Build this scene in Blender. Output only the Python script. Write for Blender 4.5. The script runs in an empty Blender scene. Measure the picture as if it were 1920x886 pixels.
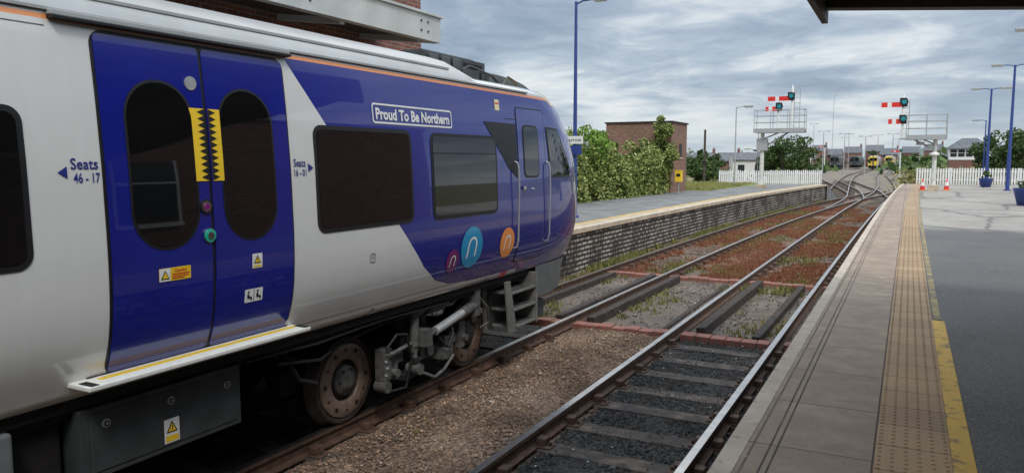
import bpy, bmesh, math, random
import numpy as np
from mathutils import Vector, Matrix
random.seed(7); rng = np.random.default_rng(7)
scene = bpy.context.scene; col = scene.collection
scene.view_settings.view_transform = 'Standard'
scene.view_settings.look = 'None'
scene.view_settings.exposure = 0

# ------------------------------------------------------------------ materials
class NT:
    def __init__(s, name, base=(.5,.5,.5), rough=.5, metal=0, spec=.5, coat=0):
        s.m = bpy.data.materials.new(name); s.m.use_nodes = True
        s.t = s.m.node_tree; s.b = s.t.nodes['Principled BSDF']
        g = s.n('ShaderNodeNewGeometry'); s.pos = g.outputs['Position']; s.rnd = g.outputs['Random Per Island']
        s.b.inputs['Base Color'].default_value = (*base, 1)
        s.b.inputs['Roughness'].default_value = rough
        s.b.inputs['Metallic'].default_value = metal
        s.b.inputs['Specular IOR Level'].default_value = spec
        s.b.inputs['Coat Weight'].default_value = coat
        s.b.inputs['Coat Roughness'].default_value = .025
    def n(s, ty, **kw):
        nd = s.t.nodes.new(ty)
        for k, v in kw.items(): setattr(nd, k, v)
        return nd
    def put(s, inp, v):
        if hasattr(v, 'is_output'): s.t.links.new(v, inp)
        elif isinstance(v, tuple) and len(v) == 3 and inp.type == 'RGBA': inp.default_value = (*v, 1)
        else: inp.default_value = v
    def math(s, op, a, b=0, c=None, clamp=False):
        nd = s.n('ShaderNodeMath', operation=op); nd.use_clamp = clamp
        s.put(nd.inputs[0], a); s.put(nd.inputs[1], b)
        if c is not None: s.put(nd.inputs[2], c)
        return nd.outputs[0]
    def mix(s, f, a, b, blend='MIX'):
        nd = s.n('ShaderNodeMix', data_type='RGBA', blend_type=blend)
        s.put(nd.inputs[0], f); s.put(nd.inputs[6], a); s.put(nd.inputs[7], b)
        return nd.outputs[2]
    def noise(s, scale, detail=4, vec=None, rough=.55):
        nd = s.n('ShaderNodeTexNoise'); nd.inputs['Scale'].default_value = scale
        nd.inputs['Detail'].default_value = detail; nd.inputs['Roughness'].default_value = rough
        s.put(nd.inputs['Vector'], vec if vec is not None else s.pos)
        return nd.outputs[0]
    def vor(s, scale, out='Distance', feature='F1', vec=None):
        nd = s.n('ShaderNodeTexVoronoi', feature=feature); nd.inputs['Scale'].default_value = scale
        s.put(nd.inputs['Vector'], vec if vec is not None else s.pos)
        return nd.outputs[out]
    def ramp(s, f, stops):
        nd = s.n('ShaderNodeValToRGB'); cr = nd.color_ramp
        while len(cr.elements) > 1: cr.elements.remove(cr.elements[0])
        cr.elements[0].position = stops[0][0]; c = stops[0][1]
        cr.elements[0].color = (*c, 1) if isinstance(c, tuple) else (c, c, c, 1)
        for p, c in stops[1:]:
            e = cr.elements.new(p); e.color = (*c, 1) if isinstance(c, tuple) else (c, c, c, 1)
        s.put(nd.inputs[0], f); return nd.outputs[0]
    def xyz(s, vec=None):
        nd = s.n('ShaderNodeSeparateXYZ'); s.put(nd.inputs[0], vec if vec is not None else s.pos)
        return nd.outputs
    def comb(s, x, y, z=0.0):
        nd = s.n('ShaderNodeCombineXYZ'); s.put(nd.inputs[0], x); s.put(nd.inputs[1], y); s.put(nd.inputs[2], z)
        return nd.outputs[0]
    def bump(s, h, strength=.5, dist=.01):
        nd = s.n('ShaderNodeBump'); nd.inputs['Strength'].default_value = strength
        nd.inputs['Distance'].default_value = dist; s.put(nd.inputs['Height'], h)
        s.t.links.new(nd.outputs[0], s.b.inputs['Normal'])
    def col(s, c): s.put(s.b.inputs['Base Color'], c)
    def rough(s, c): s.put(s.b.inputs['Roughness'], c)

def simple(name, base, rough=.5, metal=0, spec=.5, var=.25, scale=6, bump=0, coat=0, bscale=None):
    t = NT(name, base, rough, metal, spec, coat)
    n = t.noise(scale, 5)
    d = tuple(c*(1-var) for c in base); l = tuple(min(1, c*(1+var)) for c in base)
    t.col(t.ramp(n, [(.3, d), (.7, l)]))
    if bump: t.bump(t.noise(bscale or scale*6, 4), bump, .01)
    return t.m

def brick(name, c1, c2, mortar, w=.225, h=.075, ms=.012, white=0.0, dark=.5, wth=.56, dcol=(.06, .05, .045)):
    t = NT(name, c1, .85)
    x, y, z = t.xyz()
    v = t.comb(t.math('ADD', x, y), t.math('ADD', z, t.math('MULTIPLY', t.noise(1.5, 3), .03 if white else 0.0)))
    nd = t.n('ShaderNodeTexBrick'); t.put(nd.inputs['Vector'], v)
    nd.inputs['Scale'].default_value = 1; nd.inputs['Brick Width'].default_value = w
    nd.inputs['Row Height'].default_value = h; nd.inputs['Mortar Size'].default_value = ms
    nd.inputs['Color1'].default_value = (*c1, 1); nd.inputs['Color2'].default_value = (*c2, 1)
    nd.inputs['Mortar'].default_value = (*mortar, 1)
    c = t.mix(t.math('MULTIPLY', t.noise(1.1, 6), dark), nd.outputs[0], dcol)
    c = t.mix(t.ramp(t.noise(7, 6, rough=.7), [(.45, 0.), (.7, .5)]), c, dcol)
    if white:
        wm = t.ramp(t.math('ADD', t.math('MULTIPLY', t.noise(9, 8, rough=.75), .6), t.math('MULTIPLY', t.noise(1.3, 3), .4)), [(wth-.05, 0.), (wth, white)])
        wm = t.math('MULTIPLY', wm, t.math('SUBTRACT', 1.0, nd.outputs[1]))
        c = t.mix(wm, c, (.5, .46, .40))
    t.col(c)
    t.bump(t.math('ADD', nd.outputs[1], t.math('MULTIPLY', t.noise(30), -.6)), .8, -.02 if white else -.012)
    return t.m

M = {}
M['silver'] = simple('silver_roof', (.40, .41, .41), .38, .15, var=.08, scale=3)
M['black'] = simple('black_rubber', (.012, .012, .013), .45, var=.1)
M['matblack'] = simple('under_dark', (.012, .011, .011), .85, var=.4, scale=9)
M['undergrey'] = simple('under_grey', (.10, .10, .095), .6, var=.5, scale=11, bump=.2)
M['boxgrey'] = simple('box_dark', (.045, .052, .055), .45, var=.3, scale=5)
M['fairing'] = simple('fairing_grey', (.075, .09, .09), .45, var=.2, scale=5)
M['skirt'] = simple('skirt_grey', (.15, .165, .165), .4, var=.15, scale=6)
M['white'] = simple('white_paint', (.78, .78, .76), .4, var=.04)
M['handrail'] = simple('handrail_grey', (.5, .52, .54), .35, .5, var=.04)
M['whiteold'] = simple('white_weathered', (.62, .62, .58), .6, var=.18, scale=5)
M['stepwhite'] = simple('step_white', (.78, .78, .74), .4, var=.08, scale=20)
M['yellow'] = simple('yellow_sticker', (.85, .56, .03), .4, var=.05)
M['orange'] = simple('orange_paint', (.85, .3, .07), .35, var=.04)
M['teal'] = simple('teal_paint', (.02, .3, .56), .25, var=.03, coat=.5)
M['purple'] = simple('purple_paint', (.19, .02, .15), .25, var=.03, coat=.5)
M['ltext'] = simple('navy_text', (.02, .03, .2), .4, var=.02)
M['redtext'] = simple('red_text', (.6, .01, .02), .4, var=.02)
M['cream'] = simple('cream_label', (.75, .66, .4), .4, var=.03)
M['chrome'] = simple('chrome', (.6, .6, .6), .2, 1, var=.05)
M['green'] = simple('green_button', (.02, .45, .32), .3, var=.05)
M['lensgreen'] = simple('blue_green_lens', (.02, .25, .28), .15, var=.05)
M['redlamp'] = simple('red_paint', (.68, .03, .02), .4, var=.1)
M['postblue'] = simple('post_blue', (.03, .06, .24), .4, var=.15)
M['steel'] = simple('galvanised', (.4, .41, .41), .5, .3, var=.2, scale=12)
M['darksteel'] = simple('canopy_steel', (.05, .04, .034), .6, var=.3, scale=4)
M['greypaint'] = simple('canopy_grey', (.5, .52, .5), .6, var=.15, scale=2)
M['slate'] = simple('slate', (.12, .125, .14), .7, var=.3, scale=2, bump=.3, bscale=8)
M['brick'] = brick('brick_red', (.36, .10, .06), (.22, .06, .04), (.3, .26, .22))
M['brickold'] = brick('brick_shed', (.42, .165, .10), (.27, .10, .06), (.3, .26, .2), dark=.5)
M['brickpit'] = brick('brick_pit', (.42, .13, .09), (.28, .09, .065), (.2, .16, .13), w=.115, h=.3, ms=.012, dark=.45, dcol=(.16, .11, .09))
M['wallstone'] = brick('platform_wall', (.155, .105, .072), (.075, .052, .038), (.016, .013, .011), w=.36, h=.115, ms=.028, white=.85, dark=.5, wth=.525, dcol=(.045, .035, .028))
M['timber'] = simple('old_timber', (.042, .031, .025), .9, var=.6, scale=9, bump=.7)
M['rust'] = simple('rail_rust', (.1, .055, .036), .8, var=.4, scale=12, bump=.3)
M['railtop'] = simple('rail_head', (.5, .48, .46), .28, .95, var=.2, scale=5)
M['bark'] = simple('bark', (.07, .055, .04), .9, var=.4, scale=10, bump=.6)
M['winglass'] = NT('window_far', (.03, .035, .04), .15).m
M['render'] = simple('render_wall', (.5, .48, .43), .8, var=.1)
M['glassin'] = NT('glass_tinted', (.006, .006, .0065), .02, spec=.75, coat=.25).m
M['lampglass'] = simple('lamp_glass', (.6, .6, .58), .2, var=.03)
t = NT('sleeper_wood', (.1, .08, .065), .9)
c = t.ramp(t.noise(6, 6), [(.3, (.075, .058, .045)), (.55, (.145, .11, .085)), (.75, (.20, .155, .12))])
c = t.mix(t.ramp(t.noise(3.1, 6, rough=.7), [(.42, .9), (.56, 0.)]), c, (.05, .043, .038)); t.col(c); t.bump(t.noise(40, 4), .7, .01); M['sleeper'] = t.m

def glossy_blue(name, deep):
    t = NT(name, deep, .2, 0, .5, 1.0)
    t.col(t.ramp(t.noise(3, 3), [(.3, tuple(c*.93 for c in deep)), (.7, tuple(c*1.05 for c in deep))]))
    t.bump(t.noise(2.2, 2), .06, .01)
    return t.m
BLUE = (.008, .014, .215)
M['doorblue'] = glossy_blue('door_blue', BLUE)

def livery():
    t = NT('train_livery', (.5, .5, .5), .24, 0, .5, 1.0)
    x, y, z = t.xyz()
    zf = t.math('DIVIDE', t.math('SUBTRACT', z, 1.0), 2.5)
    pts = [(1.0, 8.4), (1.205, 8.4), (1.215, 7.3), (1.25, 6.78), (1.33, 6.48), (1.51, 6.2), (1.94, 5.78), (2.84, 4.83), (3.40, 4.36)]
    r = t.n('ShaderNodeValToRGB'); cr = r.color_ramp
    while len(cr.elements) > 1: cr.elements.remove(cr.elements[0])
    for i, (zz, yy) in enumerate(pts):
        p = (zz-1.0)/2.5
        e = cr.elements[0] if i == 0 else cr.elements.new(p)
        e.position = p; v = yy/12; e.color = (v, v, v, 1)
    t.put(r.inputs[0], zf)
    yb = t.math('MULTIPLY', r.outputs[0], 12)
    blue = t.math('GREATER_THAN', y, yb)
    grime = t.noise(1.6, 6)
    streak = t.noise(3, 5, t.comb(t.math('MULTIPLY', y, 5), t.math('MULTIPLY', z, .6)))
    sil = t.ramp(t.math('ADD', t.math('MULTIPLY', grime, .5), t.math('MULTIPLY', streak, .5)), [(.3, (.66, .655, .635)), (.7, (.71, .705, .69))])
    low = t.ramp(t.math('ADD', t.math('SUBTRACT', z, 1.15), t.math('MULTIPLY', grime, .25)), [(.08, .3), (.5, 0.)])
    sil = t.mix(low, sil, (.36, .34, .31))
    bl = t.ramp(grime, [(.3, (.0075, .013, .205)), (.7, (.010, .017, .235))])
    c = t.mix(blue, sil, bl)
    oz = t.math('MULTIPLY', t.math('GREATER_THAN', z, 3.335), t.math('LESS_THAN', z, 3.365))
    c = t.mix(oz, c, (.85, .3, .09))
    top = t.math('GREATER_THAN', z, 3.365)
    c = t.mix(top, c, (.42, .43, .43))
    yl = t.math('MULTIPLY', t.math('GREATER_THAN', z, 3.29), t.math('GREATER_THAN', y, t.math('MULTIPLY_ADD', z, -2.5, 17.6)))
    c = t.mix(yl, c, (.8, .52, .10))
    t.col(c)
    t.bump(t.noise(1.5, 2), .07, .01)
    return t.m
M['livery'] = livery()

# ------------------------------------------------------------------ builders
class B:
    def __init__(s): s.v = []; s.f = []; s.mi = []; s.mats = []; s.sm = []
    def _m(s, mat):
        if mat not in s.mats: s.mats.append(mat)
        return s.mats.index(mat)
    def add(s, vs, fs, mat, smooth=False):
        o = len(s.v); k = s._m(mat); s.v += [tuple(v) for v in vs]
        for f in fs: s.f.append(tuple(i+o for i in f)); s.mi.append(k); s.sm.append(smooth)
        return s
    def box(s, x0, x1, y0, y1, z0, z1, mat):
        vs = [(x, y, z) for x in (x0, x1) for y in (y0, y1) for z in (z0, z1)]
        return s.add(vs, [(0, 1, 3, 2), (4, 6, 7, 5), (0, 4, 5, 1), (2, 3, 7, 6), (0, 2, 6, 4), (1, 5, 7, 3)], mat)
    def cyl(s, p0, p1, r, mat, n=12, r1=None, smooth=True):
        p0 = Vector(p0); p1 = Vector(p1); r1 = r if r1 is None else r1
        d = (p1-p0).normalized(); a = d.orthogonal().normalized(); b = d.cross(a)
        vs = []
        for p, rr in ((p0, r), (p1, r1)):
            for i in range(n):
                t = 2*math.pi*i/n; vs.append(p+a*math.cos(t)*rr+b*math.sin(t)*rr)
        s.add(vs, [(i, (i+1) % n, n+(i+1) % n, n+i) for i in range(n)], mat, smooth)
        s.add(vs[:n], [tuple(reversed(range(n)))], mat); s.add(vs[n:], [tuple(range(n))], mat)
        return s
    def tube(s, pts, r, mat, n=8):
        for a, b in zip(pts[:-1], pts[1:]): s.cyl(a, b, r, mat, n)
        return s
    def lathe(s, prof, o, axis, mat, n=32, smooth=True):
        o = Vector(o); d = Vector(axis).normalized(); a = d.orthogonal().normalized(); b = d.cross(a); vs = []
        for r, h in prof:
            for i in range(n):
                t = 2*math.pi*i/n; vs.append(o+d*h+a*math.cos(t)*r+b*math.sin(t)*r)
        fs = []
        for k in range(len(prof)-1):
            for i in range(n):
                j = (i+1) % n; fs.append((k*n+i, k*n+j, (k+1)*n+j, (k+1)*n+i))
        return s.add(vs, fs, mat, smooth)
    def build(s, name, parent=None, loc=None, bevel=0):
        me = bpy.data.meshes.new(name)
        if loc is None: loc = Vector(parent['base']) if parent is not None and 'base' in parent else Vector((0, 0, 0))
        L = Vector(loc)
        me.from_pydata([tuple(Vector(v)-L) for v in s.v], [], s.f)
        for m in s.mats: me.materials.append(m)
        me.polygons.foreach_set('material_index', s.mi); me.polygons.foreach_set('use_smooth', s.sm)
        me.update()
        ob = bpy.data.objects.new(name, me); col.objects.link(ob)
        if parent is not None: ob.parent = parent
        else: ob.location = L
        if bevel:
            md = ob.modifiers.new('bevel', 'BEVEL'); md.width = bevel; md.segments = 2; md.limit_method = 'ANGLE'
        return ob

def meta(o, label, cat, group=None):
    o['label'] = label; o['category'] = cat
    if group: o['group'] = group
    return o
def thing(name, label, cat, loc=(0, 0, 0), group=None, base=True):
    e = bpy.data.objects.new(name, None); e.location = loc; e.empty_display_size = .3; col.objects.link(e)
    if base: e['base'] = tuple(loc)
    return meta(e, label, cat, group)
def structure(ob): ob['kind'] = 'structure'; return ob
def stuff(ob): ob['kind'] = 'stuff'; return ob

def raw_mesh(name, V, F, mat, parent=None, loc=(0, 0, 0), smooth=False):
    me = bpy.data.meshes.new(name); V = np.asarray(V)-np.array(loc)
    me.from_pydata(V.tolist(), [], F.tolist() if hasattr(F, 'tolist') else F)
    me.materials.append(mat)
    if smooth: me.polygons.foreach_set('use_smooth', [True]*len(me.polygons))
    ob = bpy.data.objects.new(name, me); col.objects.link(ob)
    if parent is not None: ob.parent = parent
    else: ob.location = loc
    return ob

# ------------------------------------------------------------------ TRAIN
CX = -5.6
_zt = np.linspace(.7, 3.5, 561)
_pt = np.interp(_zt, [.7, 1.05, 1.17, 1.29, 1.42, 1.6, 1.8, 2.0, 2.5, 2.9, 3.3, 3.5], [1.1, 1.22, 1.262, 1.315, 1.37, 1.405, 1.417, 1.42, 1.405, 1.378, 1.338, 1.31])
_k = np.ones(41)/41; _ps = np.convolve(np.pad(_pt, 20, mode='edge'), _k, 'valid')
def P(z): return float(np.interp(z, _zt, _ps))
def YF(z): return float(np.interp(z, [.7, 1.0, 1.3, 1.7, 2.1, 2.5, 2.9, 3.2, 3.3, 3.4], [10.8, 10.9, 11.05, 11.2, 11.2, 11.1, 10.9, 10.55, 10.35, 10.05]))
def Y0(z): return float(np.interp(z, [2.6, 3.4], [9.0, 8.6]))
EX = 2.8
def hw(y, z):
    y0, yf = Y0(z), YF(z)
    if y <= y0: return P(z)
    s = min(.9995, (y-y0)/(yf-y0)); return P(z)*(1-s**EX)**(1/EX)
def surf(y, z): return Vector((CX+hw(y, z), y, z))
def surfn(y, z, off):
    e = .004; p = surf(y, z)
    n = (surf(y+e, z)-surf(y-e, z)).cross(surf(y, z+e)-surf(y, z-e)).normalized()
    return p+n*off

train = thing('passenger_train', 'silver and dark blue diesel train with curved cab beside the platform', 'train', (CX, 4.0, 0))

def fill2d(splines):
    cu = bpy.data.curves.new('c', 'CURVE'); cu.dimensions = '2D'; cu.fill_mode = 'BOTH'
    for pts in splines:
        sp = cu.splines.new('POLY'); sp.points.add(len(pts)-1)
        for i, p in enumerate(pts): sp.points[i].co = (p[0], p[1], 0, 1)
        sp.use_cyclic_u = True
    return cu
def curve_mesh(cu):
    ob = bpy.data.objects.new('tmp', cu); col.objects.link(ob)
    bpy.context.view_layer.update()
    me = bpy.data.meshes.new_from_object(ob.evaluated_get(bpy.context.evaluated_depsgraph_get()))
    bpy.data.objects.remove(ob); return me
def text_curve(s, size, bold=0, align='CENTER', shear=0, sx=1, width=None):
    cu = bpy.data.curves.new('t', 'FONT'); cu.body = s; cu.size = size; cu.align_x = align; cu.align_y = 'CENTER'
    cu.offset = bold; cu.shear = shear; cu.resolution_u = 3
    me = curve_mesh(cu)
    if width:
        xs = [v.co.x for v in me.vertices]; sx = width/(max(xs)-min(xs)); mid = (max(xs)+min(xs))/2
        for v in me.vertices: v.co.x -= mid
    for v in me.vertices: v.co.x *= sx
    return me
def decal(name, src, mat, off=.004, parent=None, step=.05, rim=False, at=(0, 0), mapper=None):
    me = src if isinstance(src, bpy.types.Mesh) else curve_mesh(fill2d(src))
    bm = bmesh.new(); bm.from_mesh(me)
    for v in bm.verts: v.co.x += at[0]; v.co.y += at[1]; v.co.z = 0
    bmesh.ops.remove_doubles(bm, verts=bm.verts, dist=.0002)
    if step:
        for ax in (0, 1):
            lo = min(v.co[ax] for v in bm.verts); hi = max(v.co[ax] for v in bm.verts)
            if ax == 0 and hi < 8.4: st = 1.0
            else: st = step
            k = math.floor(lo/st)+1
            while k*st < hi:
                co = [0, 0, 0]; no = [0, 0, 0]; co[ax] = k*st+.00037; no[ax] = 1
                bmesh.ops.bisect_plane(bm, geom=bm.verts[:]+bm.edges[:]+bm.faces[:], plane_co=co, plane_no=no); k += 1
    for v in bm.verts: v.co.z = off
    for f in bm.faces:
        f.normal_update()
        if f.normal.z < 0: f.normal_flip()
    if rim:
        ed = [e for e in bm.edges if e.is_boundary]
        r = bmesh.ops.extrude_edge_only(bm, edges=ed)
        for g in r['geom']:
            if isinstance(g, bmesh.types.BMVert): g.co.z = -.003
    mp = mapper or (lambda a, b, c: surfn(a, b, c))
    par = parent if parent is not None else train
    L = Vector(train['base'])
    for v in bm.verts: v.co = mp(v.co.x, v.co.y, v.co.z)-L
    out = bpy.data.meshes.new(name); bm.to_mesh(out); bm.free(); out.materials.append(mat)
    for p in out.polygons: p.use_smooth = True if not rim else False
    ob = bpy.data.objects.new(name, out); col.objects.link(ob); ob.parent = par
    return ob
def rrect(a, b, c, d, r, n=7):
    pts = []
    for cx, cy, t0 in ((b-r, d-r, 0), (a+r, d-r, 90), (a+r, c+r, 180), (b-r, c+r, 270)):
        for i in range(n+1):
            t = math.radians(t0+90*i/n); pts.append((cx+r*math.cos(t), cy+r*math.sin(t)))
    return pts
def circ(cx, cy, r, n=28, ry=None):
    ry = ry or r
    return [(cx+r*math.cos(2*math.pi*i/n), cy+ry*math.sin(2*math.pi*i/n)) for i in range(n)]

rows = [(z, P(z), Y0(z), YF(z)) for z in np.arange(1.15, 3.401, .045)]
rows += [(3.45, 1.25, 8.55, 9.98), (3.495, 1.1, 8.5, 9.8), (3.53, .85, 8.45, 9.6), (3.55, .5, 8.4, 9.4), (3.56, .02, 8.3, 9.2)]
V = []; nc = 0
for z, p, y0, yf in rows:
    r = []
    for i in range(41): r.append((p, -6+(y0+6)*i/40))
    for j in range(1, 29):
        t = j/28*math.pi/2; r.append((p*max(0, math.cos(t))**(2/EX), y0+(yf-y0)*math.sin(t)**(2/EX)))
    full = [(CX+a, y, z) for a, y in r]+[(CX-a, y, z) for a, y in reversed(r[:-1])]
    nc = len(full); V += full
F = []
for k in range(len(rows)-1):
    for i in range(nc-1):
        a = k*nc+i; F.append((a, a+1, a+1+nc, a+nc))
F.append(tuple(k*nc for k in range(len(rows)))+tuple(k*nc+nc-1 for k in reversed(range(len(rows)))))
F.append(tuple(reversed(range(nc))))
body = raw_mesh('car_body', V, F, M['livery'], train, tuple(train['base']), True)
body['label'] = 'silver car body with dark blue cab end'

prof = [(1.325, 3.385), (1.3, 3.45), (1.22, 3.54), (1.08, 3.62), (.88, 3.68), (.6, 3.73), (.3, 3.76), (0, 3.77)]
pr = prof+[(-a, z) for a, z in reversed(prof[:-1])]
V = []; F = []
ysr = [-6+k*.9 for k in range(15)]
for y in ysr+[6.95, 7.45]:
    for a, z in pr:
        if y == 7.45: V.append((CX+a*.985, y+.12*abs(a), 3.385+(z-3.385)*.42))
        else: V.append((CX+a, y+(.12*abs(a) if y == 6.95 else 0), z))
n = len(pr)
for k in range(len(ysr)+1):
    for i in range(n-1): F.append((k*n+i, (k+1)*n+i, (k+1)*n+i+1, k*n+i+1))
q = (len(ysr)+1)*n; F.append(tuple(q+i for i in range(n)))
roof = raw_mesh('roof', V, F, M['silver'], train, tuple(train['base']), False)
for p in roof.data.polygons: p.use_smooth = len(p.vertices) == 4
b = B(); b.box(CX+1.30, CX+1.345, -6, 8.6, 3.385, 3.402, M['silver']); b.build('cantrail_strip', train)
b = B(); b.box(CX+1.245, CX+1.262, -6, 6.9, 3.505, 3.525, M['silver']); b.build('roof_strip', train)
b = B(); b.box(CX+1.30, CX+1.39, 2.62, 4.45, 3.34, 3.36, M['black']); b.box(CX+1.30, CX+1.375, 2.62, 4.45, 3.361, 3.39, M['silver'])
b.build('door_gutter', train, bevel=.004)

b = B()
b.box(-6.25, -4.88, 7.22, 8.62, 3.45, 3.79, M['boxgrey'])
for k in range(9): b.box(-4.879, -4.865, 8.1+k*.05, 8.125+k*.05, 3.58, 3.75, M['black'])
b.box(-5.1, -4.72, 7.8, 8.2, 3.45, 3.64, M['boxgrey']); b.tube([(-4.76, 7.5, 3.5), (-4.74, 8.0, 3.68), (-4.76, 8.6, 3.62), (-4.78, 8.9, 3.5)], .02, M['black'])
b.box(-6.2, -4.98, 7.35, 8.5, 3.791, 3.825, M['boxgrey'])
for k in range(3): b.box(-4.86, -4.84, 7.3+k*.25, 7.48+k*.25, 3.56, 3.76, M['fairing'])
b.build('roof_equipment_box', train, bevel=.012)
V = []; F = []
for k in range(13):
    s = k/12; y = 8.68+s*1.05; h = 3.48+.22*math.sqrt(max(0, 1-s**2.0)); w = .78+.12*s
    V += [(CX+w, y, 3.40), (CX+w-.04, y, h-.03), (CX+w-.14, y, h), (CX-w+.14, y, h), (CX-w+.04, y, h-.03), (CX-w, y, 3.40)]
for k in range(12):
    for i in range(5): F.append((k*6+i, (k+1)*6+i, (k+1)*6+i+1, k*6+i+1))
F.append((0, 1, 2, 3, 4, 5))
raw_mesh('roof_fairing', V, F, M['fairing'], train, tuple(train['base']))
b = B(); b.tube([(-4.74, 8.75, 3.46), (-4.72, 8.95, 3.64), (-4.72, 9.15, 3.6), (-4.74, 9.3, 3.46)], .016, M['undergrey']); b.build('roof_horn', train)

seal = decal('door_seal', [rrect(2.85, 4.39, 1.25, 3.32, .09)], M['black'], .004, rim=True)
def door_leaf(a, c, oa, oc, left):
    leaf = decal('door', [rrect(a, c, 1.275, 3.297, .03)], M['doorblue'], .012, rim=True)
    decal('door_window_frame', [rrect(oa-.018, oc+.018, 1.99, 3.06, .245, 10)], M['black'], .0155, parent=leaf)
    decal('door_window', [rrect(oa, oc, 2.008, 3.042, .228, 10)], M['glassin'], .018, parent=leaf)
    y0 = 3.485 if left else 3.637; y1 = 3.605 if left else 3.735
    decal('warning_strip', [[(y0, 2.42), (y1, 2.42), (y1, 2.9), (y0, 2.9)]], M['yellow'], .0165, parent=leaf)
    sgn = -1 if left else 1; e = 3.606 if left else 3.636
    p = [(e, 2.425)]
    for k in range(11): p += [(e+sgn*.06, 2.425+k*.043+.0215), (e, 2.425+(k+1)*.043-.0005)]
    p = [(e-sgn*.001, 2.425)]+[q if q[0] != e else (e+sgn*.004, q[1]) for q in p]+[(e-sgn*.001, 2.9)]
    decal('zigzag_marking', [p], M['black'], .0195, parent=leaf)
    return leaf
L1 = door_leaf(2.87, 3.606, 3.03, 3.50, True)
L2 = door_leaf(3.634, 4.37, 3.735, 4.20, False)
def disc(name, y, z, r, mat, off, par, th=.02):
    p = surfn(y, z, off); b = B(); b.cyl(p, p+Vector((th, 0, 0)), r, mat, 24); return b.build(name, par, loc=train['base'])
disc('door_disc', 3.52, 3.06, .045, M['steel'], .014, L1, .008)
d = disc('door_button', 3.56, 2.25, .047, M['black'], .012, L1, .015); disc('button_ring', 3.56, 2.25, .036, M['chrome'], .024, d, .008); disc('button_cap', 3.56, 2.25, .022, M['purple'], .03, d, .008)
d = disc('door_button', 3.58, 2.055, .05, M['chrome'], .012, L1, .012); disc('button_ring', 3.58, 2.055, .044, M['green'], .022, d, .008); disc('button_cap', 3.58, 2.055, .026, M['chrome'], .026, d, .01)
decal('button_marking', text_curve('<|>', .034), M['black'], .0375, parent=d, at=(3.58, 2.055))
def tri_label(y, z, w, h, par, off):
    decal('warning_label', [rrect(y-w/2, y+w/2, z-h/2, z+h/2, .004, 2)], M['white'], off, parent=par)
    s = min(w, h*.8)*.42; cz = z+h*.07
    decal('warning_triangle', [[(y-s, cz-s*.7), (y+s, cz-s*.7), (y, cz+s*1.0)]], M['black'], off+.002, parent=par)
    decal('warning_triangle_fill', [[(y-s*.74, cz-s*.54), (y+s*.74, cz-s*.54), (y, cz+s*.72)]], M['yellow'], off+.0035, parent=par)
    decal('warning_symbol', text_curve('!', s*1.3, .001), M['black'], off+.005, parent=par, at=(y, cz-s*.02))
    decal('warning_band', [[(y-w*.42, z-h*.42), (y+w*.42, z-h*.42), (y+w*.42, z-h*.3), (y-w*.42, z-h*.3)]], M['yellow'], off+.002, parent=par)
decal('caution_label', [rrect(3.18, 3.42, 1.79, 1.875, .004, 2)], M['yellow'], .0145, parent=L1)
decal('caution_panel', [rrect(3.182, 3.262, 1.792, 1.873, .004, 2)], M['white'], .0165, parent=L1)
decal('caution_triangle', [[(3.19, 1.805), (3.254, 1.805), (3.222, 1.862)]], M['black'], .0185, parent=L1)
decal('caution_triangle_fill', [[(3.2, 1.811), (3.244, 1.811), (3.222, 1.85)]], M['yellow'], .02, parent=L1)
decal('caution_text', text_curve('Caution', .03, .0004), M['redtext'], .0165, parent=L1, at=(3.34, 1.853))
for zz, a, c in ((1.828, 3.275, 3.41), (1.814, 3.275, 3.40), (1.801, 3.275, 3.37)):
    decal('caution_line', [[(a, zz), (c, zz), (c, zz+.006), (a, zz+.006)]], M['redtext'], .0165, parent=L1)
tri_label(4.0, 1.835, .095, .105, L2, .0145)
decal('facility_sign', [rrect(3.885, 4.055, 1.54, 1.635, .004, 2)], M['white'], .0145, parent=L2)
for ox in (0, .085):
    decal('facility_pictogram', [circ(3.92+ox, 1.615, .009, 10)], M['black'], .0165, parent=L2)
    decal('facility_pictogram', [[(3.908+ox, 1.601), (3.922+ox, 1.603), (3.93+ox, 1.58), (3.95+ox, 1.58), (3.955+ox, 1.555), (3.943+ox, 1.553), (3.937+ox, 1.568), (3.908+ox, 1.568)]], M['black'], .0165, parent=L2)
decal('facility_divider', [[(3.968, 1.545), (3.972, 1.545), (3.972, 1.63), (3.968, 1.63)]], M['black'], .0165, parent=L2)

b = B(); b.box(-4.33, -4.10, 2.64, 4.46, 1.235, 1.262, M['stepwhite'])
st = b.build('door_step', train, bevel=.005)
b = B(); b.box(-4.24, -4.195, 2.78, 4.40, 1.263, 1.266, M['yellow'])
b.build('step_marking', st, loc=train['base'])
for a in (2.66, 4.41):
    b = B(); b.box(-4.235, -4.11, a, a+.05, 1.263, 1.2655, M['matblack']); b.build('step_pad', st, loc=train['base'])
b = B(); b.box(-4.30, -4.285, 2.75, 4.40, 1.263, 1.266, M['matblack']); b.build('step_groove', st, loc=train['base'])

def window(a, c, z0, z1, name='saloon_window'):
    w = decal(name, [rrect(a, c, z0, z1, .09)], M['black'], .006, rim=True)
    decal('window_glass', [rrect(a+.035, c-.035, z0+.035, z1-.035, .06)], M['glassin'], .009, parent=w)
    return w
window(.9, 2.42, 1.97, 2.85); window(4.66, 6.0, 1.97, 2.84)
w3 = window(6.33, 7.68, 1.96, 2.83)
window(-1.4, .5, 1.97, 2.85)
decal('window_divider', [[(6.37, 2.62), (7.64, 2.62), (7.64, 2.635), (6.37, 2.635)]], M['black'], .0115, parent=w3)

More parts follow.
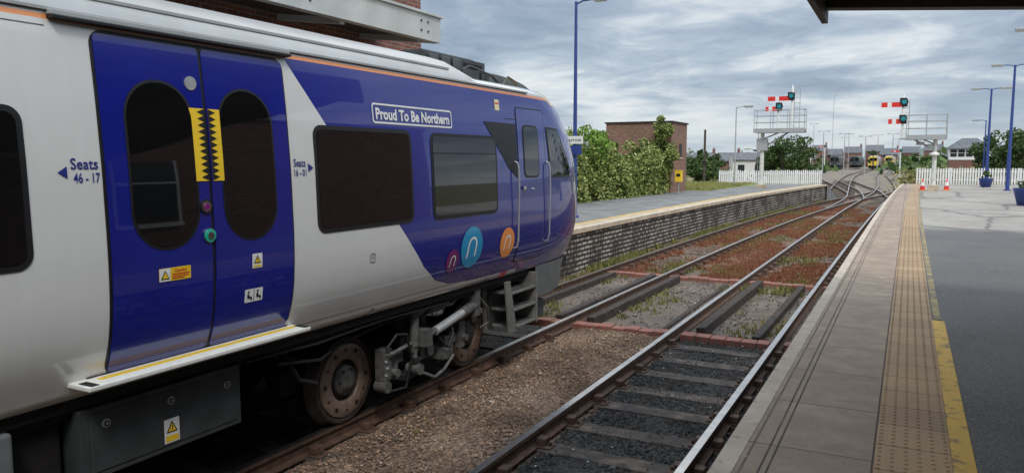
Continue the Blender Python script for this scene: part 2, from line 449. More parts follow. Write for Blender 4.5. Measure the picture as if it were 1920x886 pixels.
decal('cab_window_panel', [[(7.43, 2.99), (8.2, 2.99), (8.2, 2.34), (7.98, 2.46)]], M['black'], .005)
decal('cab_door_seal', [rrect(8.22, 9.0, 1.30, 3.2, .05), rrect(8.236, 8.984, 1.316, 3.184, .04)], M['black'], .003)
cd = decal('cab_door', [rrect(8.236, 8.984, 1.316, 3.184, .04)], M['doorblue'], .006, rim=False)
decal('cab_door_window_frame', [rrect(8.36, 8.80, 2.34, 2.99, .09)], M['black'], .009, parent=cd)
decal('cab_door_window', [rrect(8.385, 8.775, 2.365, 2.965, .07)], M['glassin'], .012, parent=cd)
decal('cab_side_window', [[(9.08, 2.96), (9.45, 2.952), (9.86, 2.42), (9.84, 2.36), (9.16, 2.36)]], M['glassin'], .008, rim=True)
decal('cab_side_window_surround', [[(9.05, 2.99), (9.47, 2.98), (9.91, 2.43), (9.88, 2.33), (9.13, 2.33)]], M['black'], .004)
for y in (8.13, 9.02):
    b = B(); pts = [(1.5, .005), (1.52, .045), (1.6, .055), (2.2, .055), (2.45, .055), (2.52, .045), (2.54, .005)]
    b.tube([surfn(y, z, o) for z, o in pts], .0105, M['handrail'], 10); b.build('cab_handrail', train)
p = surfn(8.32, 2.22, .01); b = B(); b.box(p.x, p.x+.02, 8.30, 8.37, 2.2, 2.24, M['chrome']); b.build('cab_door_handle', cd, loc=train['base'])
b = B(); b.cyl(surfn(8.6, 2.2, .008), surfn(8.6, 2.2, .02), .015, M['chrome']); b.build('cab_door_lock', cd, loc=train['base'])
V = []; F = []
zz = np.linspace(2.25, 3.2, 14); tt = np.linspace(.5, 1.5, 25)
for z in zz:
    p, y0, yf = P(z), Y0(z), YF(z)
    for t in tt:
        u = t if t <= 1 else 2-t; a = u*math.pi/2; sx = 1 if t <= 1 else -1
        c = max(0, math.cos(a))**(2/EX); s_ = math.sin(a)**(2/EX)
        V.append((CX+sx*(p*c+.012*c), y0+(yf-y0)*s_+.012, z))
for k in range(13):
    for i in range(24): q = k*25+i; F.append((q, q+1, q+26, q+25))
raw_mesh('windscreen', V, F, M['glassin'], train, tuple(train['base']), True)
for sx in (1, -1):
    z = 1.85; a = .68*math.pi/2
    p = Vector((CX+sx*P(z)*math.cos(a)**(2/EX), Y0(z)+(YF(z)-Y0(z))*math.sin(a)**(2/EX), z))
    b = B(); b.lathe([(.13, 0), (.12, .02), (.08, .035), (.0, .04)], p-Vector((0, .02, 0)), (sx*.5, .85, 0), M['lampglass'], 20); b.build('headlight', train)

decal('slogan_border', [rrect(5.44, 6.76, 2.885, 3.065, .03, 4), rrect(5.455, 6.745, 2.901, 3.049, .02, 4)], M['white'], .005)
decal('slogan_lettering', text_curve('Proud To Be Northern', .138, .0045, width=1.22), M['white'], .005, at=(6.10, 2.967))
decal('seat_lettering', text_curve('Seats', .088, .0012, width=.165), M['ltext'], .004, at=(2.745, 2.535))
decal('seat_number_lettering', text_curve('46 - 17', .078, .0012, width=.16), M['ltext'], .004, at=(2.755, 2.455))
decal('direction_arrow', [[(2.585, 2.49), (2.64, 2.525), (2.64, 2.455)]], M['ltext'], .004)
decal('seat_lettering', text_curve('Seats', .082, .0012, width=.13), M['ltext'], .004, at=(4.487, 2.535))
decal('seat_number_lettering', text_curve('16 - 01', .074, .0012, width=.13), M['ltext'], .004, at=(4.49, 2.46))
decal('direction_arrow', [[(4.638, 2.50), (4.578, 2.535), (4.578, 2.465)]], M['ltext'], .004)
def arch(cx, cy, r):
    c = []
    for t in [(-.36, -.5), (-.36, -.2), (-.36, .08)]: c.append(t)
    for i in range(1, 12):
        a = math.pi-math.pi*i/12; c.append((.36*math.cos(a), .08+.36*math.sin(a)))
    for t in [(.36, .08), (.36, -.2), (.36, -.45)]: c.append(t)
    out = []; inn = []
    for i, (x, y) in enumerate(c):
        if i < 3: nx, ny = -1, 0
        elif i > len(c)-4: nx, ny = 1, 0
        else:
            d = math.hypot(x, y-.08); nx, ny = x/d, (y-.08)/d
        out.append((x+nx*.06, y+ny*.06)); inn.append((x-nx*.06, y-ny*.06))
    pts = out+inn[::-1]
    return [(cx+(x+.18*y)*r, cy+y*r) for x, y in pts]
for y, z, r, m in ((7.11, 1.6157, .228, 'teal'), (6.73, 1.5063, .122, 'purple'), (7.94, 1.5857, .18, 'orange')):
    dd = decal('logo_disc', [circ(y, z, r, 40)], M[m], .006)
    decal('logo_arch', [arch(y, z, r)], M['white'], .009, parent=dd)
decal('maker_lettering', text_curve('CAF', .085, .004, shear=.3, sx=1.2), M['redtext'], .004, at=(8.05, 1.178), step=.05)
decal('coach_number', text_curve('2A', .05, .0005), M['ltext'], .004, at=(5.52, 1.19))
decal('coach_number', text_curve('1A', .05, .0005), M['ltext'], .004, at=(7.65, 1.185))
decal('access_hatch', [rrect(5.33, 5.40, 1.655, 1.735, .012, 3), rrect(5.337, 5.393, 1.662, 1.728, .008, 3)], M['undergrey'], .004)
decal('access_hatch_mark', text_curve('P', .045, .0005), M['undergrey'], .004, at=(5.365, 1.695))
lb = decal('roof_label', [rrect(7.72, 7.83, 3.13, 3.251, .004, 2)], M['cream'], .004)
decal('roof_label_band', [[(7.73, 3.203), (7.82, 3.203), (7.82, 3.218), (7.73, 3.218)]], M['redtext'], .006, parent=lb)
decal('panel_seam', [[(7.95, 3.04), (8.85, 3.04), (8.85, 3.05), (7.95, 3.05)]], M['black'], .002)
decal('panel_seam', [[(-3, 3.295), (2.6, 3.295), (2.6, 3.301), (-3, 3.301)]], M['undergrey'], .002)
decal('panel_seam', [[(4.45, 1.235), (8.2, 1.235), (8.2, 1.24), (4.45, 1.24)]], M['undergrey'], .002)

V = []; F = []
zs = [1.165, 1.05, .92, .8, .72]; ncol = 0
for z in zs:
    p = 1.27-(1.165-z)*.12; y0, yf = 8.95, 10.98-(1.165-z)*.4; r = [(p, 9.0)]
    for j in range(1, 21):
        t = j/20*math.pi/2; r.append((p*max(0, math.cos(t))**(2/EX), 9.0+(yf-9.0)*math.sin(t)**(2/EX)))
    full = [(CX+a, y, z) for a, y in r]+[(CX-a, y, z) for a, y in reversed(r[:-1])]; ncol = len(full); V += full
for k in range(len(zs)-1):
    for i in range(ncol-1): q = k*ncol+i; F.append((q, q+ncol, q+1+ncol, q+1))
raw_mesh('nose_skirt', V, F, M['skirt'], train, tuple(train['base']), True)
b = B()
b.box(-6.75, -4.45, -6, 10.3, 1.0, 1.148, M['matblack'])
b.box(-6.7, -5.0, -6, 4.5, .5, 1.0, M['matblack'])  # solid dark fill, added to block light passing under the train
b.box(-6.2, -5.1, 8.9, 10.4, .55, 1.0, M['matblack'])
b.box(-4.62, -4.40, -6, 8.9, 1.06, 1.147, M['matblack'])
b.build('underframe', train)
b = B(); b.box(-5.0, -4.37, 2.74, 3.98, .60, 1.045, M['boxgrey']); b.box(-4.369, -4.362, 2.80, 3.93, .64, 1.01, M['boxgrey'])
eq = b.build('equipment_case', train, bevel=.01)
for y, z in ((2.9, .935), (3.37, .945), (3.85, .925)):
    b = B(); b.cyl((-4.362, y, z), (-4.35, y, z), .027, M['steel'], 16); b.cyl((-4.35, y, z), (-4.346, y, z), .018, M['black'], 12); b.cyl((-4.346, y, z), (-4.342, y, z), .009, M['steel'], 10); b.build('latch', eq, loc=train['base'])
fm = lambda x, y, c: Vector((-4.362+c, x, y))
decal('case_label', [rrect(3.31, 3.43, .655, .82, .005, 2)], M['white'], .002, parent=eq, step=0, mapper=fm)
decal('case_label_triangle', [[(3.325, .725), (3.415, .725), (3.37, .805)]], M['black'], .004, parent=eq, step=0, mapper=fm)
decal('case_label_triangle_fill', [[(3.338, .733), (3.402, .733), (3.37, .79)]], M['yellow'], .0055, parent=eq, step=0, mapper=fm)
decal('case_label_text', text_curve('!', .05, .001), M['black'], .007, parent=eq, step=0, mapper=fm, at=(3.37, .757))
decal('case_label_band', [[(3.32, .665), (3.42, .665), (3.42, .705), (3.32, .705)]], M['yellow'], .004, parent=eq, step=0, mapper=fm)
b = B(); b.box(-5.0, -4.36, .2, 2.35, .35, 1.05, M['skirt']); b.build('equipment_case', train, bevel=.02)
b = B(); b.box(-5.0, -4.5, 2.4, 2.7, .5, 1.05, M['matblack']); b.build('equipment_case', train, bevel=.02)

b = B(); G = M['undergrey']; K = M['matblack']
b.box(-5.15, -4.98, 5.0, 8.6, .40, .62, K); b.box(-6.2, -5.0, 6.3, 7.3, .35, .75, K)
b.box(-5.05, -4.60, 6.35, 7.45, .62, .72, K)
b.cyl((-4.95, 6.85, .72), (-4.95, 6.85, 1.02), .27, M['black'], 24)
b.build('bogie_frame', train, bevel=.01)
b = B()
b.cyl((-4.52, 6.46, .36), (-4.52, 6.46, .62), .03, G); b.cyl((-4.52, 6.46, .62), (-4.52, 6.46, .95), .05, G); b.cyl((-4.52, 6.46, .95), (-4.52, 6.46, 1.0), .075, G)
b.cyl((-4.60, 6.46, .38), (-4.44, 6.46, .38), .06, G, 16); b.box(-4.62, -4.46, 6.36, 6.56, .96, 1.03, G); b.box(-4.58, -4.5, 6.41, 6.51, .56, .62, G)
b.cyl((-4.5, 6.46, .44), (-4.5, 6.46, .50), .045, K, 14)
b.build('vertical_damper', train)
b = B()
b.cyl((-4.47, 6.78, .72), (-4.47, 7.35, .82), .048, M['steel'], 16); b.cyl((-4.47, 6.62, .69), (-4.47, 6.78, .72), .026, G); b.cyl((-4.47, 7.35, .82), (-4.47, 7.6, .86), .06, G, 16)
b.box(-4.58, -4.42, 6.54, 6.66, .6, .78, G); b.box(-4.6, -4.42, 7.56, 7.68, .74, 1.05, G)
b.build('yaw_damper', train)
b = B()
b.box(-4.66, -4.54, 5.97, 6.09, .36, .68, G); b.box(-4.72, -4.58, 6.05, 6.34, .48, .58, G); b.cyl((-4.66, 6.0, .3), (-4.52, 6.0, .3), .06, G, 16)
b.cyl((-4.62, 6.22, .32), (-4.62, 6.22, .6), .05, G, 14); b.cyl((-4.62, 6.12, .42), (-4.48, 6.12, .42), .04, G, 14)
b.box(-4.70, -4.54, 6.3, 6.66, .28, .34, K); b.cyl((-4.52, 6.02, .62), (-4.52, 6.4, .66), .022, G)
b.box(-4.68, -4.57, 6.64, 6.9, .42, .56, G); b.cyl((-4.7, 6.8, .5), (-4.54, 6.8, .5), .065, G, 16)
for k in range(4): b.cyl((-4.54, 5.99+.02*(k % 2), .42+k*.07), (-4.525, 5.99+.02*(k % 2), .42+k*.07), .014, M['steel'], 8)
b.build('brake_caliper', train, bevel=.008)
b = B()
b.box(-4.66, -4.54, 7.4, 7.52, .38, .70, G); b.box(-4.72, -4.58, 7.14, 7.42, .46, .57, G); b.cyl((-4.62, 7.3, .32), (-4.62, 7.3, .6), .045, G, 14); b.cyl((-4.62, 7.5, .5), (-4.5, 7.5, .5), .04, G, 14)
b.box(-4.6, -4.52, 7.66, 7.78, .64, .9, G); b.cyl((-4.55, 7.72, .9), (-4.55, 7.72, 1.05), .035, G); b.box(-4.66, -4.5, 7.0, 7.12, .34, .46, G)
b.build('brake_caliper', train, bevel=.008)
for pts, r, m in (
    ([(-4.5, 5.95, .7), (-4.48, 6.1, .82), (-4.5, 6.3, .78), (-4.5, 6.38, .5), (-4.52, 6.3, .22), (-4.55, 6.0, .24)], .014, 'black'),
    ([(-4.5, 6.6, .3), (-4.46, 6.75, .22), (-4.5, 7.0, .24), (-4.5, 7.2, .36)], .018, 'undergrey'),
    ([(-4.48, 7.7, .98), (-4.42, 7.85, .8), (-4.46, 7.95, .6), (-4.5, 7.8, .55)], .014, 'undergrey'),
    ([(-4.5, 4.5, .9), (-4.5, 5.0, .82), (-4.52, 5.3, .9), (-4.52, 5.9, .96), (-4.5, 6.4, .98)], .016, 'matblack'),
    ([(-4.55, 4.6, 1.0), (-4.52, 4.75, .7), (-4.55, 5.0, .6)], .02, 'matblack'),
    ([(-4.44, 4.1, 1.02), (-4.42, 4.9, 1.0), (-4.42, 5.8, 1.03), (-4.42, 7.0, 1.0)], .011, 'matblack'),
    ([(-4.5, 6.9, .62), (-4.44, 7.0, .5), (-4.44, 7.1, .62), (-4.5, 7.15, .8)], .012, 'black'),
    ([(-4.5, 6.55, .9), (-4.46, 6.7, .98), (-4.46, 7.1, .96), (-4.5, 7.3, 1.0)], .014, 'black')):
    b = B(); b.tube(pts, r, M[m]); b.build('brake_hose', train)
M['discrust'] = simple('brake_disc', (.25, .18, .145), .5, .3, var=.3, scale=14)
M['wheeldark'] = simple('wheel_rim', (.05, .04, .034), .5, .3, var=.4, scale=16)
for y in (5.67, 7.98):
    w = B(); w.lathe([(.0, -.12), (.455, -.12), (.46, -.10), (.43, -.085), (.425, 0), (.415, .008), (.375, .008), (.37, -.02), (.30, -.035), (.14, -.03), (.14, .0), (.0, .0)], (-4.80, y, .425), (1, 0, 0), M['wheeldark'], 48)
    wo = w.build('wheel', train)
    w = B(); w.lathe([(.36, -.02), (.365, .012), (.355, .022), (.215, .022), (.205, .012), (.205, -.03)], (-4.80, y, .425), (1, 0, 0), M['discrust'], 48)
    do = w.build('brake_disc', wo, loc=train['base'])
    w = B(); w.lathe([(.15, -.02), (.15, .02), (.13, .035), (.10, .04), (.095, .06), (.05, .065), (.0, .065)], (-4.80, y, .425), (1, 0, 0), M['undergrey'], 28)
    w.build('axle_hub', wo, loc=train['base'])
    for k in range(12):
        a = k*math.pi/6; w = B(); w.cyl((-4.779, y+.30*math.cos(a), .425+.30*math.sin(a)), (-4.774, y+.30*math.cos(a), .425+.30*math.sin(a)), .014 if k % 2 else .024, M['black'], 12)
        w.build('disc_bolt', wo, loc=train['base'])
    for k in range(6):
        a = k*math.pi/3; w = B(); w.cyl((-4.765, y+.115*math.cos(a), .425+.115*math.sin(a)), (-4.75, y+.115*math.cos(a), .425+.115*math.sin(a)), .014, M['wheeldark'], 6); w.build('hub_bolt', wo, loc=train['base'])
    w = B(); w.cyl((-6.3, y, .425), (-4.9, y, .425), .09, K, 16); w.lathe([(0, .12), (.455, .12), (.43, .085), (.42, 0), (0, 0)], (-6.4, y, .425), (1, 0, 0), K, 32); w.build('axle', train)
M['stepgrey'] = simple('cab_step_grey', (.17, .165, .15), .6, var=.25, scale=8)
b = B(); S = M['stepgrey']
def slant(y0, x):
    vs = [(x, y0-.02, 1.08), (x, y0+.10, 1.08), (x, y0+.28, .42), (x, y0+.08, .42)]
    vs2 = [(xx-.03, a, c) for xx, a, c in vs]
    b.add(vs+vs2, [(0, 1, 2, 3), (7, 6, 5, 4), (0, 4, 5, 1), (1, 5, 6, 2), (2, 6, 7, 3), (3, 7, 4, 0)], S)
for z, yo in ((.46, .1), (.68, .06), (.90, .02)):
    b.box(-4.62, -4.28, 8.2+yo, 8.92, z, z+.03, S)
    for k in range(6): b.box(-4.60, -4.30, 8.24+yo+k*.1, 8.27+yo+k*.1, z+.031, z+.038, M['boxgrey'])
    b.box(-4.62, -4.60, 8.2, 8.92, z, z+.2, M['boxgrey'])
slant(8.08, -4.28); slant(8.08, -4.62)
b.box(-4.64, -4.27, 8.90, 8.94, .44, 1.1, S)
b.build('cab_steps', train, bevel=.004)
b = B(); b.box(-4.7, -4.5, 9.25, 9.62, .38, .62, M['boxgrey']); b.box(-4.68, -4.6, 9.0, 9.7, .62, .70, M['undergrey']); b.box(-4.62, -4.56, 9.3, 9.4, .6, .95, M['undergrey']); b.cyl((-4.62, 9.65, .5), (-4.62, 9.75, .5), .06, K)
b.build('guard_iron', train, bevel=.01)
b = B(); b.box(-5.8, -5.4, 10.6, 11.3, .8, 1.05, K); b.cyl((-5.6, 11.2, .92), (-5.6, 11.45, .92), .15, G, 20); b.build('coupler', train, bevel=.01)

# ------------------------------------------------------------------ CURVES of track and platforms
def cA(y): return 2.5e-6*max(0, y)**3 if y < 60 else .54+.027*(y-60)
def cB(y): return 1.3e-5*max(0, y)**3
ZP = .91
def ribbon_box(b, xl, xr, z0, z1, ys, mat, matside=None):
    vs = []
    for y in ys: vs += [(xl(y), y, z0), (xl(y), y, z1), (xr(y), y, z1), (xr(y), y, z0)]
    fs = []; fs2 = []
    for k in range(len(ys)-1):
        o = k*4; p = o+4
        fs2 += [(o, o+1, p+1, p)]; fs += [(o+1, o+2, p+2, p+1)]; fs2 += [(o+2, o+3, p+3, p+2), (o+3, o, p, p+3)]
    fs2 += [(3, 2, 1, 0)]; e = (len(ys)-1)*4; fs2 += [(e, e+1, e+2, e+3)]
    b.add(vs, fs, mat); b.add(vs, fs2, matside or mat)
def ribbon(b, xl, xr, z, ys, mat):
    vs = []
    for y in ys: vs += [(xl(y), y, z), (xr(y), y, z)]
    b.add(vs, [(k*2, k*2+1, k*2+3, k*2+2) for k in range(len(ys)-1)], mat)

def slab_mat():
    t = NT('paving_slab', (.3, .27, .22), .8)
    x, y, z = t.xyz()
    nd = t.n('ShaderNodeTexBrick', offset=0.0); t.put(nd.inputs['Vector'], t.comb(t.math('ADD', x, .73), y))
    nd.inputs['Scale'].default_value = 1; nd.inputs['Brick Width'].default_value = .63; nd.inputs['Row Height'].default_value = .9
    nd.inputs['Mortar Size'].default_value = .007
    nd.inputs['Color1'].default_value = (.45, .345, .25, 1); nd.inputs['Color2'].default_value = (.35, .265, .195, 1); nd.inputs['Mortar'].default_value = (.06, .047, .036, 1)
    c = nd.outputs[0]
    c = t.mix(t.ramp(t.noise(1.3, 6), [(.38, 0.), (.78, .55)]), c, (.19, .145, .11))
    c = t.mix(t.ramp(t.noise(4.5, 8, rough=.7), [(.42, .5), (.6, 0.)]), c, (.22, .17, .13))
    c = t.mix(t.ramp(t.noise(2.4, 8, rough=.72), [(.6, 0.), (.7, .55)]), c, (.56, .5, .44))
    c = t.mix(t.ramp(t.noise(90, 2), [(.3, .35), (.6, 0.)]), c, (.1, .08, .065))
    c = t.mix(t.ramp(t.vor(2.2), [(.0, .7), (.02, .7), (.024, 0.)]), c, (.08, .07, .06))
    t.col(c); t.bump(t.math('ADD', nd.outputs[1], t.math('MULTIPLY', t.noise(60), -.3)), .6, -.006)
    return t.m
def tactile_mat():
    t = NT('tactile_paving', (.33, .24, .13), .8)
    x, y, z = t.xyz()
    nd = t.n('ShaderNodeTexBrick', offset=0.0); t.put(nd.inputs['Vector'], t.comb(t.math('ADD', x, .1), y))
    nd.inputs['Scale'].default_value = 1; nd.inputs['Brick Width'].default_value = .4; nd.inputs['Row Height'].default_value = .4
    nd.inputs['Mortar Size'].default_value = .005
    nd.inputs['Color1'].default_value = (.46, .31, .175, 1); nd.inputs['Color2'].default_value = (.36, .24, .135, 1); nd.inputs['Mortar'].default_value = (.1, .07, .05, 1)
    c = t.mix(t.ramp(t.noise(1.7, 6), [(.38, 0.), (.78, .5)]), nd.outputs[0], (.19, .14, .10))
    c = t.mix(t.ramp(t.noise(70, 2), [(.3, .3), (.6, 0.)]), c, (.14, .1, .07))
    t.col(c)
    return t.m
def asphalt_mat():
    t = NT('asphalt', (.06, .06, .06), .85)
    x, y, z = t.xyz()
    wob = t.math('ADD', y, t.math('MULTIPLY', t.noise(.6, 3), 2.0))
    far = t.ramp(t.math('DIVIDE', wob, 60), [(.36, 0.), (.375, 1.)])
    n = t.noise(.7, 6); sp = t.noise(130, 2)
    near = t.ramp(n, [(.3, (.066, .065, .066)), (.7, (.115, .112, .106))])
    near = t.mix(t.ramp(sp, [(.5, 0.), (.64, .7)]), near, (.27, .26, .25))
    near = t.mix(t.ramp(sp, [(.3, .6), (.42, 0.)]), near, (.025, .025, .025))
    fr = t.ramp(t.noise(.5, 7), [(.3, (.24, .215, .19)), (.5, (.33, .30, .265)), (.7, (.39, .36, .325))])
    fr = t.mix(t.ramp(t.noise(3, 8, rough=.7), [(.4, .4), (.6, 0.)]), fr, (.2, .18, .16))
    crack = t.vor(.35, feature='DISTANCE_TO_EDGE', vec=t.comb(t.math('ADD', x, t.noise(.5, 3)), t.math('MULTIPLY', y, .5)))
    fr = t.mix(t.ramp(crack, [(.0, .8), (.015, .8), (.022, 0.)]), fr, (.13, .12, .11))
    t.col(t.mix(far, near, fr)); t.bump(sp, .6, .006)
    return t.m
M['slab'] = slab_mat(); M['tact'] = tactile_mat(); M['asphalt'] = asphalt_mat()
t = NT('coping_edge', (.5, .44, .36), .85)
c = t.ramp(t.noise(4, 6), [(.3, (.42, .345, .265)), (.7, (.60, .51, .42))])
c = t.mix(t.ramp(t.noise(14, 8, rough=.7), [(.36, .6), (.46, 0.)]), c, (.24, .19, .15)); t.col(c); t.bump(t.noise(30), .5, .01); M['coping'] = t.m
t = NT('worn_yellow', (.5, .33, .06), .8)
t.col(t.mix(t.ramp(t.noise(9, 8, rough=.7), [(.36, .85), (.48, 0.)]), t.mix(t.noise(2), (.74, .46, .09), (.56, .36, .08)), (.11, .10, .09))); M['ywear'] = t.m
t = NT('faint_yellow', (.5, .33, .06), .8)
t.col(t.mix(t.ramp(t.noise(5, 8, rough=.7), [(.4, 1.), (.62, .3)]), (.5, .36, .12), (.13, .12, .1))); M['yfaint'] = t.m
M['asphold'] = simple('asphalt_old', (.19, .19, .185), .9, var=.3, scale=1.2, bump=.3, bscale=90)
M['conc'] = simple('coping_concrete', (.48, .385, .28), .85, var=.3, scale=3, bump=.3)
M['creamline'] = simple('worn_cream_line', (.6, .54, .45), .85, var=.3, scale=6)

ys = [-8, -4, 0, 4, 8, 12, 16, 20, 24, 28, 32, 36, 40, 44, 48, 52, 55, 58, 60]
b = B(); ribbon_box(b, lambda y: -.74+cA(y), lambda y: 16, -.3, ZP-.006, ys, M['asphalt'], M['brickold'])
structure(b.build('platform', bevel=0))
b = B(); ribbon_box(b, lambda y: -.876+cA(y), lambda y: -.765+cA(y), ZP-.12, ZP, ys, M['coping']); structure(b.build('platform_edge', bevel=.012))
b = B(); ribbon_box(b, lambda y: -.80+cA(y), lambda y: -.77+cA(y), -.3, ZP-.125, ys, M['wallstone']); structure(b.build('platform_face'))
b = B(); ribbon_box(b, lambda y: -.762+cA(y), lambda y: -.105+cA(y), ZP-.05, ZP, ys, M['slab']); structure(b.build('pavement'))
b = B()
for gx in (-.64, -.60): ribbon(b, lambda y: gx-.005+cA(y), lambda y: gx+.005+cA(y), ZP+.002, ys, M['sleeper'])
structure(b.build('pavement_groove'))
b = B(); ribbon_box(b, lambda y: -.102+cA(y), lambda y: .285+cA(y), ZP-.05, ZP+.001, ys, M['tact']); structure(b.build('tactile_path'))
nrow = int((26-2.2)/.0667); V = []; F = []
for r in range(nrow):
    y = 2.2+r*.0667
    for c in range(6):
        x = -.075+c*.0667+cA(y); o = len(V)
        for (rr, zz) in ((.0125, .001), (.008, .0065)):
            for k in range(8): a = k*math.pi/4; V.append((x+rr*math.cos(a), y+rr*math.sin(a), ZP+zz))
        for k in range(8): F.append((o+k, o+(k+1) % 8, o+8+(k+1) % 8, o+8+k))
        F.append(tuple(o+8+k for k in range(8)))
structure(raw_mesh('tactile_path_studs', V, F, M['tact']))
b = B(); ribbon(b, lambda y: .288, lambda y: .40, ZP-.001, [-4, 0, 4, 8.9], M['ywear']); structure(b.build('platform_line'))
b = B(); ribbon(b, lambda y: .30+cA(y), lambda y: .37+cA(y), ZP-.001, [8.95, 12, 16, 24, 32, 40, 48, 56], M['yfaint']); structure(b.build('platform_line_worn'))

ysb = [-8, 0, 8, 12, 16, 20, 24, 28, 32, 36, 40, 44, 48, 50, 52, 54, 55.5]
b = B(); ribbon_box(b, lambda y: -30, lambda y: -7.58+cB(y), -.3, ZP-.006, ysb, M['asphold']); structure(b.build('platform'))
b = B(); ribbon_box(b, lambda y: -7.58+cB(y), lambda y: -7.14+cB(y), -.3, ZP-.125, ysb, M['wallstone']); structure(b.build('platform_face'))
b = B(); ribbon_box(b, lambda y: -7.578+cB(y), lambda y: -7.06+cB(y), ZP-.12, ZP, ysb, M['conc']); structure(b.build('platform_edge', bevel=.015))
b = B(); ribbon(b, lambda y: -7.74+cB(y), lambda y: -7.6+cB(y), ZP-.001, ysb, M['ywear']); structure(b.build('platform_line'))
b = B(); ribbon(b, lambda y: -7.16+cB(y), lambda y: -7.075+cB(y), ZP+.004, ysb, M['creamline']); structure(b.build('platform_line'))
x0 = -7.06+cB(55.5)
b = B(); b.add([(x0-.4, 55.5, -.3), (x0-.4, 55.5, ZP), (x0, 55.5, ZP), (x0, 55.5, -.3), (x0+.3, 60, -.2), (x0-6, 61, -.2), (-14, 60, -.2), (-14, 55.5, ZP-.01)],
      [(1, 7, 6, 5), (1, 5, 4), (2, 1, 4), (3, 2, 4), (0, 3, 4)], M['asphold']); structure(b.build('platform_ramp'))

# ------------------------------------------------------------------ GROUND
t = NT('ground_mat', (.1, .09, .06), .95)
x, y, z = t.xyz()
gr = t.ramp(t.noise(.05, 6), [(.35, (.09, .10, .035)), (.5, (.14, .13, .06)), (.65, (.15, .13, .1))])
gr = t.mix(t.ramp(t.noise(1.5, 5), [(.4, 0.), (.7, .5)]), gr, (.05, .055, .03)); t.col(gr); t.bump(t.noise(4), .5, .1); M['ground'] = t.m
b = B(); b.add([(-1500, -200, -.32), (1500, -200, -.32), (1500, 2500, -.32), (-1500, 2500, -.32)], [(0, 1, 2, 3)], M['ground']); structure(b.build('ground'))

def ballast_mat(stone=False):
    t = NT('ballast_stones' if stone else 'ballast_bed', (.1, .08, .06), .9)
    x, y, z = t.xyz()
    wx = t.math('ADD', x, t.math('MULTIPLY', t.math('SUBTRACT', t.noise(1.2, 4), .5), .5))
    n = t.noise(1.1, 6)
    brown = t.ramp(n, [(.3, (.13, .085, .06)), (.5, (.24, .16, .11)), (.7, (.32, .225, .16))])
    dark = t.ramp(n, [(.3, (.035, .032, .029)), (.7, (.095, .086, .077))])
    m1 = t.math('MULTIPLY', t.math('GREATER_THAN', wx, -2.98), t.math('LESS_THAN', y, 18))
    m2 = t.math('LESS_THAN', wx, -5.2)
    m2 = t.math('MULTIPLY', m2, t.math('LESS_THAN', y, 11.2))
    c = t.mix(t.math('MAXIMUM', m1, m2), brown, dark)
    oil = t.ramp(t.math('ADD', wx, t.math('MULTIPLY', t.noise(.8, 4), .3)), [(0, 0.)])
    far = t.ramp(t.math('DIVIDE', y, 60), [(.27, 0.), (.31, 1.)])
    fc = t.ramp(t.noise(.9, 6), [(.3, (.11, .09, .065)), (.45, (.2, .14, .10)), (.6, (.24, .11, .07)), (.75, (.17, .15, .08))])
    c = t.mix(far, c, fc)
    cell = t.n('ShaderNodeTexVoronoi'); cell.inputs['Scale'].default_value = 34; t.put(cell.inputs['Vector'], t.pos)
    if stone:
        c = t.mix(1.0, c, t.ramp(t.rnd, [(0, .45), (.6, 1.15), (.95, 1.6), (1, 2.6)]), 'MULTIPLY')
    else:
        g = t.n('ShaderNodeRGBToBW'); t.put(g.inputs[0], cell.outputs['Color'])
        c = t.mix(1.0, c, t.ramp(g.outputs[0], [(0.1, .5), (.9, 1.5)]), 'MULTIPLY')
        c = t.mix(t.ramp(cell.outputs['Distance'], [(.35, 0.), (.75, .6)]), c, (.03, .024, .02))
        t.bump(t.math('SUBTRACT', 1.0, cell.outputs['Distance']), .9, .02)
    t.col(c); return t.m
M['ballast'] = ballast_mat(); M['stone'] = ballast_mat(True)
ysf = list(np.arange(1.2, 11.4, .05))+list(np.arange(11.4, 58.1, .4)); nx = 125; V = []
for y in ysf:
    xl = -7.16+cB(y); xr = -.78+cA(y)
    for i in range(nx):
        x = xl+(xr-xl)*i/(nx-1)
        six = max(0, 1-abs((x+3.96-cB(y)*.5)/.78)**4)*.04
        V.append((x, y, -.188+six))
V = np.array(V)
V[:, 2] += rng.normal(0, .006, len(V))+.012*np.sin(V[:, 0]*5+V[:, 1]*1.3)*np.cos(V[:, 1]*2.1)
pit = (V[:, 1] > 11.5) & (V[:, 1] < 16.9); V[pit, 2] = -.22
n0 = len(ysf); idx = np.arange(n0*nx).reshape(n0, nx)
F = np.stack([idx[:-1, :-1], idx[:-1, 1:], idx[1:, 1:], idx[1:, :-1]], -1).reshape(-1, 4)
structure(raw_mesh('ballast_ground', V, F, M['ballast']))
b = B(); b.add([(-30, 57.5, -.24), (12, 60.1, -.24), (20, 330, -.24), (-60, 330, -.24)], [(0, 1, 2, 3)], simple('yard_gravel', (.19, .155, .12), .95, var=.35, scale=.4, bump=.5, bscale=6)); structure(b.build('yard_ground'))

